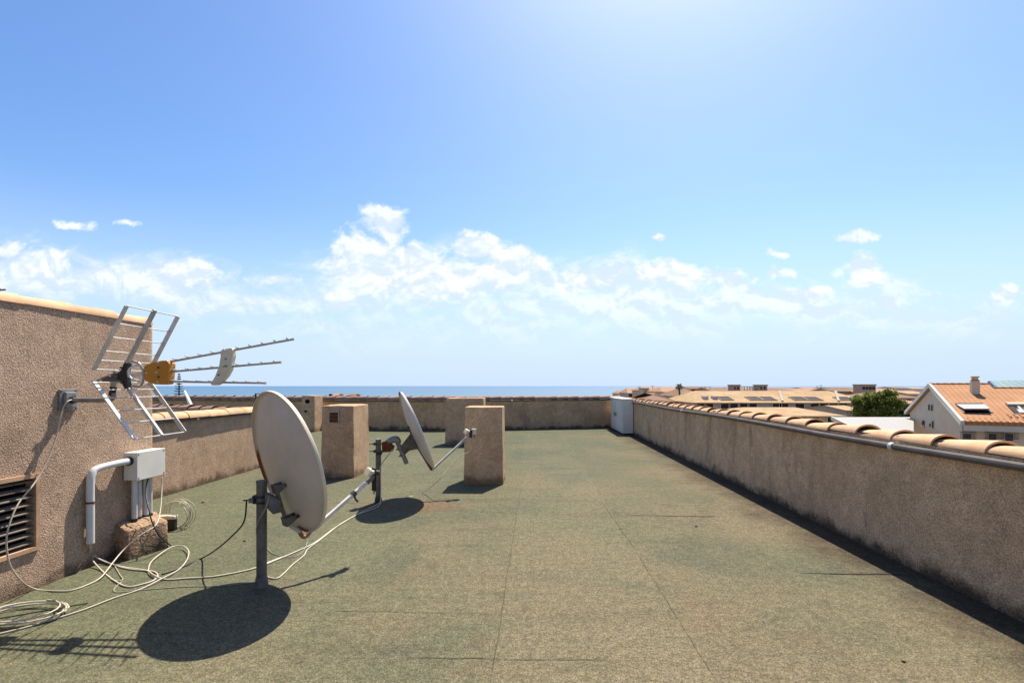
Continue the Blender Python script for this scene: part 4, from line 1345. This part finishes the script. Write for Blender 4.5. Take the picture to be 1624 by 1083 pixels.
# lower tan house in front
C_ = building('terraced_house', 'low house with a plain pale tan roof in front of the long row', X(1180, 52), X(1337, 52), 52, 10, Zp(659.5, 52), Zp(646.5, 57), 'town_wall', 'roof_tan', 2.6, .3,
              [(X(p, 52), Zp(668, 52), 1.2, 1.0) for p in (1200, 1230, 1260, 1290, 1320)])
c = Vector((X(1180, 55), 55, Zp(646, 55)))
a, b = Vector((X(1186, 50), 50, Zp(646, 50))), Vector((X(1189, 50), 50, Zp(646, 50)))
W_ = building('annex', 'small annex with a pale sloping roof beside the green tree', X(1343, 60), X(1372, 60), 60, 8, Zp(651, 60), Zp(643.5, 64), 'town_wall', 'roof_tan', 0, .2,
              [(X(1357, 60), Zp(657, 60), 1.0, .6)])

# white corrugated canopy beside the house
cz = thing('canopy_roof', 'flat white corrugated canopy beside the gabled house', 'canopy', (20, 30, GZ))
far_l, far_r, near_r, near_l = P(1320, 661.2, 40), P(1449, 661.2, 40), P(1449, 706, 24.5), P(1388, 706, 24.5)
near_l = P(1412, 706, 24.5)
MB().hexa([p - Vector((0, 0, .12)) for p in (near_l, near_r, far_r, far_l)] + [near_l, near_r, far_r, far_l]).build('sheet', 'corrugated', cz)
MB().bar(far_l + Vector((-.05, 0, -.1)), near_l + Vector((-.05, 0, -.1)), .12, .3).build('edge_trim', 'fascia', cz)
for p in (near_l, near_r, far_r, far_l):
    q = Vector((p.x, p.y, GZ))
    ins = (Vector((30 - p.x, 30 - p.y, 0))).normalized() * .3
    MB().tube([q + ins, p + ins - Vector((0, 0, .13))], .09, 8).build('post', 'fascia', cz)

# ---- the gabled house on the right
K = Vector((26.05, 28.0, GZ))
Zn = 28.0
eave, ridge = 1.4 - .0737 * Zn + .03, 1.4 + .005 * Zn
wv = .443 * Zn
LH = 17.0
HS = thing('house', 'pale gabled house with an orange tiled roof and an awning at the right', 'house', K)


def hp(s, v, z):
    p = K + HU * s + HV * v
    return Vector((p.x, p.y, z))


ov = .45
slp = (ridge - eave) / (wv / 2)
step = 3.05
# walls stand inside the roof overhang
s0, v0, v1 = .18, .55, wv - .45
def zr_at(v):
    return ridge - abs(v - wv / 2) * slp - .26
gw_ = MB()
gw_.add([hp(s0, v0, GZ), hp(s0, v1, GZ), hp(s0, v1, zr_at(v1)), hp(s0, wv / 2, zr_at(wv / 2)), hp(s0, v0, zr_at(v0))], [(0, 1, 2, 3, 4)])
gw_.quad(hp(s0, v1, GZ), hp(LH, v1, GZ), hp(LH, v1, zr_at(v1)), hp(s0, v1, zr_at(v1)))
gw_.build('gable_wall', 'house_wall', HS)
fr_ = MB().quad(hp(s0, v0, GZ), hp(LH, v0, GZ), hp(LH, v0, zr_at(v0)), hp(s0, v0, zr_at(v0)))
front = fr_.build('front_wall', 'house_front', HS)
rf = MB()
drop = .27
for (sa, sb, dz) in ((0, step, 0), (step, LH + .4, -drop)):
    e0, rr = eave, ridge + dz
    vr = wv / 2 + dz / slp                              # the lower ridge sits where the same front slope reaches it
    top_ = [hp(sa, 0, e0), hp(sb, 0, e0), hp(sb, vr, rr), hp(sa, vr, rr), hp(sb, wv, e0), hp(sa, wv, e0)]
    bot = [p - Vector((0, 0, .22)) for p in top_]
    o = len(rf.v)
    rf.v += top_ + bot
    rf.f += [tuple(o + i for i in f) for f in ((0, 1, 2, 3), (3, 2, 4, 5), (6, 9, 8, 7), (9, 11, 10, 8), (0, 6, 7, 1), (4, 10, 11, 5), (0, 3, 9, 6), (3, 5, 11, 9), (1, 7, 8, 2), (2, 8, 10, 4))]
roof = rf.build('roof', 'roof_near', HS)
# scalloped ridge and eave course, and barge boards
rt = MB()
for (sa, sb, dz) in ((0, step, 0), (step, LH, -drop)):
    vr = wv / 2 + dz / slp
    n = int((sb - sa) / .38)
    for k in range(n):
        p, q = sa + (sb - sa) * k / n, sa + (sb - sa) * (k + 1.08) / n
        rt.tube([hp(p, vr, ridge + dz - .03), hp(q, vr, ridge + dz - .045)], [.12, .10], 8)
rt.build('ridge_tiles', 'roof_near', roof)
ec = MB()
n = int(LH / .26)
for k in range(n):
    s_ = .13 + k * .26
    ec.tube([hp(s_, -.02, eave + .01), hp(s_, .5, eave + .5 * slp + .012)], .05, 6)
for k in range(int((LH - 2.2) / .26)):
    s_ = 2.3 + k * .26
    ec.tube([hp(s_, .62, eave + .62 * slp + .03), hp(s_, 1.1, eave + 1.1 * slp + .02)], .05, 6)
ec.build('eave_course', 'roof_near', roof)
bb_ = MB()
for va_, vb_ in ((-.05, wv / 2), (wv + .05, wv / 2)):
    za, zb_ = ridge - abs(va_ - wv / 2) * slp, ridge
    bb_.hexa([hp(-.10, va_, za - .22), hp(.10, va_, za - .22), hp(.10, vb_, zb_ - .22), hp(-.06, vb_, zb_ - .22),
              hp(-.06, va_, za + .05), hp(.10, va_, za + .05), hp(.10, vb_, zb_ + .05), hp(-.06, vb_, zb_ + .05)])
bb_.build('barge_board', 'fascia', HS)
fs = MB().hexa([hp(.2, .06, eave - .55), hp(LH, .06, eave - .55), hp(LH, .54, eave - .55), hp(.2, .54, eave - .55),
                hp(.2, .06, eave - .19), hp(LH, .06, eave - .19), hp(LH, .54, eave - .12), hp(.2, .54, eave - .12)])
fs.build('fascia', 'fascia', HS)


def on_front(px, py):                                   # on the front wall plane
    a = (px - CX) / F
    s = (a * (K.y + HV.y * v0) - (K.x + HV.x * v0)) / (HU.x - a * HU.y)
    p = hp(s, v0, 0)
    return Vector((p.x, p.y, Zp(py, p.y))), s


def on_gable(px, py):
    a = (px - CX) / F
    v = (a * (K.y + HU.y * s0) - (K.x + HU.x * s0)) / (HV.x - a * HV.y)
    p = hp(s0, v, 0)
    return Vector((p.x, p.y, Zp(py, p.y)))


def on_slope(px, py):                                   # on the front roof slope
    dirv = Vector(((px - CX) / F, 1, (HY - py) / F))
    nrm = Vector((-HV.x * slp, -HV.y * slp, 1))
    k = (Vector((K.x, K.y, eave)) - Vector((0, 0, EYE))).dot(nrm) / dirv.dot(nrm)
    return Vector((0, 0, EYE)) + dirv * k


for pxa, pxb in ((1526.5, 1540), (1567, 1580), (1593, 1606.5), (1640, 1654)):
    a, _ = on_front(pxa, 673.5)
    b, _ = on_front(pxb, 673.5)
    w_ = (b - a).length
    c = (a + b) / 2
    zt, zb_ = Zp(674.5, c.y), Zp(699, c.y)
    n_ = -HV
    wn = MB().box(Vector((c.x, c.y, (zt + zb_) / 2)) + n_ * .02, (w_ + .1, .08, zt - zb_ + .08), HU, HV).build('window', 'fascia', front)
    MB().box(Vector((c.x, c.y, zt - (zt - zb_) * .27)) + n_ * .075, (w_ - .04, .05, (zt - zb_) * .52), HU, HV).build('shutter', 'shutter', wn)
    MB().box(Vector((c.x, c.y, zb_ + (zt - zb_) * .24)) + n_ * .068, (w_ - .04, .03, (zt - zb_) * .44), HU, HV).build('pane', 'glass', wn)
    rl_ = MB()
    zr0, zr1 = Zp(695, c.y), Zp(684.5, c.y)
    cw = Vector((c.x, c.y, 0)) + n_ * .22
    for zz in (zr0, zr1):
        rl_.box(cw + Vector((0, 0, zz)), (w_ + .35, .035, .035), HU, HV)
    for k in range(13):
        rl_.box(cw + HU * ((k / 12 - .5) * (w_ + .3)) + Vector((0, 0, (zr0 + zr1) / 2)), (.016, .016, zr1 - zr0), HU, HV)
    for sg in (-1, 1):
        for zz in (zr0, zr1):
            rl_.box(cw + HU * sg * (w_ + .3) / 2 + Vector((0, 0, zz)) - n_ * .11, (.025, .22, .025), HU, HV)
    rl_.build('balcony_rail', 'railing', wn)
for (px, y0_, y1_) in ((1474.3, 641, 651), (1479, 641.5, 652), (1476, 671, 677), (1480.5, 667, 679.5)):
    a = on_gable(px, (y0_ + y1_) / 2)
    h_ = (y1_ - y0_) / F * a.y
    wn = MB().box(a - HU * .005, (.05, .34, h_ + .08), HU, HV).build('slit_window', 'fascia', HS)
    MB().box(a - HU * .04, (.04, .22, h_ - .06), HU, HV).build('pane', 'glass', wn)
a = on_gable(1466.2, 672.5)
lp_ = MB().box(a - HU * .08 + Vector((0, 0, .1)), (.14, .12, .3), HU, HV).build('wall_lamp', 'railing', HS)
MB().box(a - HU * .10 - Vector((0, 0, .16)), (.16, .16, .18), HU, HV).build('lamp_glass', 'town_white', lp_)
# chimney of the house
ch = on_slope(1549.5, 624.5)
cm = MB().box(Vector((ch.x, ch.y + .15, 1.15)), (.40, .40, 1.15), HU, HV).build('house_chimney', 'house_wall', HS, bevel=.02)
zt = Zp(610.5, ch.y)
MB().box(Vector((ch.x, ch.y + .15, (1.725 + zt) / 2 if zt > 1.75 else 1.76)), (.34, .34, .09), HU, HV).build('cap', 'roof_near', cm)
MB().tube([Vector((ch.x, ch.y + .15, 1.80)), Vector((ch.x, ch.y + .15, 1.90)), Vector((ch.x, ch.y + .15, 1.96)), Vector((ch.x, ch.y + .15, 2.02))], [.16, .15, .23, .21], 14).build('pot', 'clay', cm, smooth='edge')
MB().hexa([Vector((ch.x, ch.y + .15, .45)) + HU * i * .33 + HV * j * .33 for i, j in ((-1, -1), (1, -1), (1, 1), (-1, 1))] + [Vector((ch.x, ch.y + .15, .80)) + HU * i * .205 + HV * j * .205 for i, j in ((-1, -1), (1, -1), (1, 1), (-1, 1))]).build('flashing', 'fascia', cm)
# roof terrace with awning
nrm = Vector((-HV.x * slp, -HV.y * slp, 1)).normalized()
sv = nrm.cross(HU).normalized()
if sv.z < 0:
    sv = -sv
ta_, tb_, tc_, td_ = on_slope(1520, 642.5), on_slope(1561, 642.5), on_slope(1573, 655), on_slope(1529, 655.5)
tr = MB().hexa([p + nrm * .01 for p in (td_, tc_, tb_, ta_)] + [p + nrm * .03 for p in (td_, tc_, tb_, ta_)]).build('roof_terrace', 'dark_void', HS)  # flat slab on the slope; the shadow below the awning is its black colour
for p, q in ((tc_, tb_), (ta_, td_)):
    MB().bar(p + nrm * .03, q + nrm * .03, .08, .08, nrm).build('cheek', 'town_brown', tr)
aw0, aw1 = on_slope(1516, 642.6) + Vector((0, 0, .08)), on_slope(1560, 642.6) + Vector((0, 0, .08))
ax0, ax1 = P(1528.5, 647.3, aw0.y - 1.05), P(1569.5, 647.3, aw1.y - 1.05)
an_ = MB().hexa([p - Vector((0, 0, .03)) for p in (ax0, ax1, aw1, aw0)] + [ax0, ax1, aw1, aw0]).build('awning', 'awning', HS)
MB().bar(ax0 - Vector((0, 0, .04)), ax1 - Vector((0, 0, .04)), .04, .07).build('front_bar', 'fascia', an_)
MB().bar(aw0 + Vector((0, .04, .02)), aw1 + Vector((0, .04, .02)), .10, .10).build('cassette', 'fascia', an_)
# second terrace, cut by the frame edge
ua, ub, uc, ud = on_slope(1596, 643), on_slope(1640, 643), on_slope(1652, 656.5), on_slope(1610, 656.5)
t2 = MB().hexa([p + nrm * .01 for p in (ud, uc, ub, ua)] + [p + nrm * .03 for p in (ud, uc, ub, ua)]).build('roof_terrace', 'town_brown', HS)
MB().bar(ua + nrm * .08, ub + nrm * .08, .30, .16, nrm).build('cheek', 'house_wall', t2)
for k, mt_ in ((.16, 'glass'), (.36, 'town_white'), (.58, 'glass'), (.8, 'town_white')):
    p, q = ua.lerp(ub, k), ud.lerp(uc, k)
    MB().bar(p + nrm * .05 - sv * .1, q + nrm * .05 + sv * .1, .40, .03, nrm).build('door', mt_, t2)

# turquoise glazed gable behind the house
TQ = thing('pavilion', 'small roof pavilion with turquoise sheet roof and blue trimmed white gable', 'building', (46, 45, GZ))
Bq = P(1581, 614, 45)
wq, lq = 2.85, 2.6
Aq = Bq + HV * wq
Tq = Bq + HV * wq / 2 + Vector((0, 0, .57))
MB().hexa([Vector((p.x, p.y, z_)) for z_ in (GZ, Bq.z - .01) for p in (Bq - HU * .2, Bq + HU * 7, Bq + HU * 7 + HV * wq, Aq - HU * .2)]).build('wall', 'town_wall', TQ)
MB().slab([Bq, Aq, Tq], HU * .1).build('gable', 'town_white', TQ)
tr_ = MB()
o_ = -HU * .06
tr_.bar(Bq + o_, Tq + o_, .12, .10).bar(Aq + o_, Tq + o_, .12, .10).bar(Bq + o_ + Vector((0, 0, .05)), Aq + o_ + Vector((0, 0, .05)), .10, .08)
tr_.build('trim', 'blue_trim', TQ)
up = Vector((0, 0, .05))
for e_ in (Bq, Aq):
    a_ = e_ + (e_ - Tq).normalized() * .15 + HU * .0
    MB().hexa([a_ + up * .4, a_ + HU * (lq + .5) + up * .4, Tq + HU * lq + up * .4, Tq + up * .4,
               a_ + up * 1.4, a_ + HU * (lq + .5) + up * 1.4, Tq + HU * lq + up * 1.4, Tq + up * 1.4]).build('roof', 'turquoise', TQ)
a_ = Bq + (Bq - Tq).normalized() * .17
MB().bar(a_, a_ + HU * (lq + .5), .10, .12).build('trim', 'blue_trim', TQ)
for k in range(1, 6):
    MB().bar(a_ + HU * (lq + .5) * k / 6 + up * 1.6, Tq + HU * lq * k / 6 + up * 1.6, .05, .04).build('rib', 'town_white', TQ)

# ---- middle distance
def bpx(name, label, pa, pb, ye, yr_, Y, dep, wall, roof_, hip=0.0, wins=(), grp=None, cat='building', ov_=.3):
    return building(name, label, X(pa, Y), X(pb, Y), Y, dep, Zp(ye, Y), Zp(yr_, Y + dep / 2), wall, roof_, hip, ov_, [(X(a_, Y), Zp(b_, Y), c_, d_) for a_, b_, c_, d_ in wins], grp, cat)


bpx('apartment_building', 'grey white apartment block with balcony bands behind the palm', 1052, 1087, 621.5, 614, 118, 14, 'town_grey', 'roof_orange', 1.5,
    [(1063, 627.5, 4.2, 1.0), (1063, 634.5, 4.2, 1.0), (1078, 627.5, 2.2, 1.0), (1078, 634.5, 2.2, 1.0)])
bpx('villa', 'brown hipped roof in front of the apartment block left of the palm', 1026, 1068, 636, 623.2, 84, 12, 'town_wall', 'roof_brown', 3.6)
bpx('town_house', 'orange roofed house with a window band at the left end of the town', 996, 1021, 623.2, 616, 150, 12, 'town_grey', 'roof_orange', 1.2,
    [(1001, 627, 1.6, 1.0), (1007, 627, 1.6, 1.0), (1013, 627, 1.6, 1.0)])
bpx('town_house', 'low pinkish roofed house at the far left edge of the town', 981, 996, 624, 619.3, 170, 10, 'town_wall', 'roof_orange', 1.2, [(986, 627, 1.5, 1), (991, 627, 1.5, 1)])
bpx('town_house', 'tall house with a beige stair block and orange roof left of the palm', 1021, 1056, 619.5, 613.6, 135, 13, 'town_wall', 'roof_orange', 1.2, [(1041, 620.3, 4.5, .7)])
building('stair_block', 'plain beige stair block between two orange roofs left of the palm', X(1020.5, 132), X(1029, 132), 132, 5, Zp(616.5, 132), Zp(616.5, 132), 'town_wall', 'roof_tan')
bpx('town_house', 'brown roofed house with a small dormer between the palm and the long row', 1084, 1124, 629, 615.8, 102, 18, 'town_wall', 'roof_brown', 2.5)
dm = thing('dormer', 'small grey dormer with dark panes on the brown roof right of the palm', 'dormer', (X(1102, 108), 108, Zp(631, 108)))
cD = Vector((X(1102, 104.5), 104.5, Zp(629, 104.5)))
MB().box(cD + Vector((0, 1.5, -.3)), (1.25, 3.0, 1.0)).build('wall', 'town_wall', dm)
MB().box(cD + Vector((0, 1.3, .26)), (1.6, 3.6, .12)).build('roof', 'roof_brown', dm)
for sx_ in (-.3, .3):
    MB().box(cD + Vector((sx_, -.02, -.05)), (.45, .05, .45)).build('pane', 'glass', dm)
bpx('town_house', 'dark red roofed house on the skyline just right of the palm', 1092, 1124, 616.8, 613.3, 190, 16, 'town_brown', 'roof_red', 0, [(1100, 619, 1.6, 1), (1112, 619, 1.6, 1)])
bpx('town_house', 'long dark brown roofed house on the skyline behind the long tan row', 1127, 1192, 619.5, 614.6, 160, 14, 'town_brown', 'roof_brown', 0)
bpx('town_house', 'brown roofed house behind the long row, right of the pergola', 1196, 1262, 619.8, 615.4, 165, 14, 'town_wall', 'roof_brown', 2)
bpx('town_house', 'tan roofed house on the skyline behind the middle of the long row', 1258, 1330, 620, 616.3, 180, 14, 'town_wall', 'roof_orange', 0)
bpx('town_house', 'low brown house behind the right end of the long row', 1322, 1372, 620.5, 616.5, 150, 12, 'town_brown', 'roof_brown', 0)
bpx('town_house', 'reddish roofed house above the green tree on the right skyline', 1388, 1437, 622, 616, 140, 14, 'town_brown', 'roof_orange', 2.2, [(1400, 625, 1.3, .8), (1412, 625, 1.3, .8), (1424, 625, 1.3, .8)])
bpx('town_house', 'grey brown house between the green tree and the gabled house', 1388, 1462, 631, 622.5, 96, 12, 'town_grey', 'roof_brown', 3.4, [(1428, 636, 1.3, .9), (1440, 636, 1.3, .9)])
bpx('town_house', 'orange roofed house right behind the gable of the near house', 1425, 1472, 640, 631, 72, 10, 'town_wall', 'roof_orange', 2.5)
bpx('town_house', 'pale house with a tan roof beyond the green tree', 1440, 1470, 624.5, 620, 128, 10, 'town_wall', 'roof_tan', 0)
for (pa, pb, yt, Y, lab) in ((1162, 1174, 611.3, 140, 'dark brown roof tower on the skyline, left of the pergola'), (1203, 1217, 611.3, 140, 'dark brown roof tower on the skyline, right of the pergola'),
                             (1366.5, 1389, 610.8, 120, 'broad brown block on the skyline above the end of the long row')):
    a, b = X(pa, Y), X(pb, Y)
    t = thing('roof_tower', lab, 'tower', ((a + b) / 2, Y, GZ))
    zt_ = Zp(yt, Y)
    MB().box(((a + b) / 2, Y + 1.5, (GZ + zt_) / 2), (b - a, 3, zt_ - GZ)).build('wall', 'town_brown', t)
    MB().box(((a + b) / 2, Y + 1.5, zt_ + .12), (b - a + .3, 3.3, .24)).build('cap', 'roof_red' if pb < 1300 else 'town_brown', t)
    for k in range(2 if pb < 1300 else 4):
        MB().box((a + (b - a) * (.3 + .4 * k if pb < 1300 else .15 + .23 * k), Y - .02, zt_ - .75), ((b - a) * .18, .06, .7)).build('opening', 'glass', t)
pg = thing('pergola', 'small pale pergola between the two dark roof towers', 'pergola', (X(1187, 138), 138, GZ))
MB().box((X(1187, 138), 139, Zp(613.2, 138)), (2.7, 2.4, .2)).build('roof', 'town_grey', pg)
for k in range(4):
    xk = X(1180.5 + 4.4 * k, 138)
    MB().tube([(xk, 138, GZ), (xk, 138, Zp(613.4, 138))], .10, 6).build('post', 'town_grey', pg)

rnd = random.Random(11)
for k in range(16):                                     # the far edge of the town
    pa = 1020 + k * 29 + rnd.uniform(-8, 8)
    wdp = rnd.uniform(18, 46)
    Y = rnd.uniform(230, 330)
    yr_ = rnd.uniform(613.6, 616.5)
    bpx('far_house', 'small tiled house in the hazy far edge of the town', pa, pa + wdp, yr_ + rnd.uniform(1.6, 2.6), yr_, Y, 14, rnd.choice(['town_wall', 'town_white', 'town_brown']),
        rnd.choice(['roof_orange', 'roof_brown', 'roof_tan']), 0, (), 'far houses of the town', 'house')
for k, (p, Y, yt) in enumerate(((1118, 92, 613), (1126, 160, 612.5), (1155, 160, 613), (1302, 150, 610.3), (1296, 170, 611.5), (1014, 150, 612), (1035, 135, 611.5), (1155, 160, 611))):
    m = MB().tube([(X(p, Y), Y, Zp(622, Y)), (X(p, Y), Y, Zp(yt, Y))], .07, 5).tube([(X(p, Y) - .5, Y, Zp(yt + 1, Y)), (X(p, Y) + .5, Y, Zp(yt + 1, Y))], .05, 5)
    tag(m.build('roof_mast', 'town_brown', org=Vector((X(p, Y), Y, Zp(622, Y)))), 'thin dark aerial mast on a roof of the town skyline', 'mast', 'aerial masts on the town roofs')


# ------------------------------------------------------------------ vegetation
def leaf_cloud(m, cen, rad, n, size, rnd, flat=1.0):
    for _ in range(n):
        while True:
            p = Vector((rnd.uniform(-1, 1), rnd.uniform(-1, 1), rnd.uniform(-1, 1)))
            if .25 < p.length < 1:
                break
        p = Vector((p.x * rad[0], p.y * rad[1], p.z * rad[2])) + cen
        a = Vector((rnd.gauss(0, 1), rnd.gauss(0, 1), rnd.gauss(0, 1) * flat)).normalized()
        b = a.cross(Vector((rnd.gauss(0, 1), rnd.gauss(0, 1), rnd.gauss(0, 1)))).normalized()
        s = size * rnd.uniform(.6, 1.4)
        m.quad(p + a * s, p + b * s * .55, p - a * s, p - b * s * .55)


def tree(name, label, cen, W_, H_, leafs, mat, trunk_r=.25, seed=1, size=.22, lobes=14, grp=None):
    rnd = random.Random(seed)
    cen = Vector(cen)
    t = thing(name, label, 'tree', (cen.x, cen.y, GZ), grp)
    base = Vector((cen.x, cen.y, GZ))
    tk = MB().tube([base, base.lerp(cen, .5) + Vector((.15, .1, 0)), cen - Vector((0, 0, H_ * .2)), cen + Vector((0, 0, H_ * .25))], [trunk_r, trunk_r * .8, trunk_r * .5, trunk_r * .15], 9)
    m = MB()
    for k in range(lobes):
        while True:
            p = Vector((rnd.uniform(-1, 1), rnd.uniform(-1, 1), rnd.uniform(-1, 1)))
            if p.length < 1:
                break
        lc = cen + Vector((p.x * W_ * .37, p.y * W_ * .37, p.z * H_ * .36))
        rr = rnd.uniform(.09, .20) * W_
        leaf_cloud(m, lc, (rr, rr, rr * .8), leafs // lobes, size, rnd)
        tk.tube([cen - Vector((0, 0, H_ * .15)), cen.lerp(lc, .6) + Vector((0, 0, -.1)), lc], [trunk_r * .4, trunk_r * .2, trunk_r * .06], 6)
    tk.build('trunk', 'bark', t, smooth=True)
    m.build('crown', mat, t)
    return t


tree('leafy_tree', 'large bright green bushy tree left half, behind the white canopy', P(1375, 648, 56), 4.5, 5.0, 5600, 'leaf', .28, 3, .15, 26)
tree('leafy_tree', 'bright green bushy tree right half, nearest the gabled house', P(1411, 647, 55), 4.2, 5.0, 5600, 'leaf', .28, 9, .15, 26)
tree('low_tree', 'dark low tree squeezed between the pale canopy and the gable', P(1440, 655, 50), 1.8, 2.2, 900, 'leaf_dark', .15, 4, .13, 7)
for (p, yt, Y, W_, lab) in ((502, 623.5, 150, 5.0, 'dark treetop above the far parapet, left of the brown roof bit'), (485, 625.2, 160, 4.5, 'low dark treetop above the far parapet over the smallest chimney'),
                            (526, 622.8, 170, 3.0, 'narrow dark treetop above the far parapet, between two others')):
    tree('treetop', lab, (X(p, Y), Y, Zp(yt, Y) - 2.2), W_, 4.6, 900, 'leaf_dark', .2, p, .35, 8)
bpx('far_house', 'tiny brown roof peeping over the far parapet left of the rear dish', 551, 561, 627, 624.6, 150, 6, 'town_brown', 'roof_brown')
bpx('far_house', 'tiny pale roof peeping over the far parapet beside a narrow treetop', 528, 535, 627, 623.8, 175, 6, 'town_wall', 'roof_orange')

# Norfolk pine
rnd = random.Random(5)
pc = Vector((X(284, 120), 120, 0))
zt_ = Zp(593.5, 120)
NP = thing('pine_tree', 'dark tiered conifer against the sea, behind the aerial', 'tree', (pc.x, pc.y, GZ))
MB().tube([(pc.x, pc.y, GZ), (pc.x, pc.y, zt_ - 3), (pc.x, pc.y, zt_)], [.28, .14, .02], 8).build('trunk', 'bark', NP, smooth=True)
m = MB()
z = zt_ - .1
k = 0
while z > -8:
    h = zt_ - z
    rad = min(.12 + .235 * h, 2.6)
    for b in range(9):
        a = 2 * math.pi * (b / 9) + k * .7
        d_ = Vector((math.cos(a), math.sin(a), 0))
        for q in range(10):
            f_ = (q + rnd.random()) / 10
            p = Vector((pc.x, pc.y, z)) + d_ * rad * f_ * rnd.uniform(.85, 1.1) + Vector((0, 0, .18 * f_ * f_ + rnd.uniform(-.08, .08)))
            s = .16 + .10 * (1 - f_)
            tv = Vector((rnd.gauss(0, 1), rnd.gauss(0, 1), rnd.gauss(0, .4))).normalized()
            m.quad(p - d_ * s - tv * .06, p + tv * s * .7, p + d_ * s, p - tv * s * .7)
    z -= .58 + .01 * h
    k += 1
m.build('crown', 'leaf_dark', NP)


def palm(label, px, ytop, Y, R_, seed, nf=26, grp=None):
    rnd = random.Random(seed)
    c = Vector((X(px, Y), Y, Zp(ytop, Y) - .45 * R_))
    t = thing('palm_tree', label, 'tree', (c.x, c.y, GZ), grp)
    MB().tube([(c.x, c.y, GZ), (c.x + .1, c.y, (GZ + c.z) / 2), c], [.26, .19, .17], 10).build('trunk', 'bark', t, smooth=True)
    m = MB()
    for k in range(nf):
        a = 2 * math.pi * k / nf * 1.618
        el = rnd.uniform(-.7, 1.2)
        d_ = Vector((math.cos(a), math.sin(a), 0))
        pr = None
        side = Vector((-d_.y, d_.x, 0))
        L_ = R_ * rnd.uniform(.8, 1.1)
        for q in range(9):
            f_ = q / 8
            p = c + d_ * L_ * f_ * math.cos(el) + Vector((0, 0, L_ * (f_ * math.sin(el) - .75 * f_ * f_ * (1.1 - .4 * abs(math.sin(el))))))
            if pr is not None:
                w_ = .22 * R_ * math.sin(math.pi * min(1, .12 + f_ * .85))
                for sg in (-1, 1):
                    m.quad(pr, p, p.lerp(pr, .2) + side * sg * w_ - Vector((0, 0, w_ * .5)), pr + side * sg * w_ * .8 - Vector((0, 0, w_ * .6)))
            pr = p
    m.build('crown', 'palm_leaf', t)
    return t


palm('tall palm tree standing in front of the grey apartment block', 1077.5, 607.3, 100, 1.15, 2)
palm('smaller palm tree just right of and below the tall palm', 1083, 614.0, 112, 1.0, 6, 20)
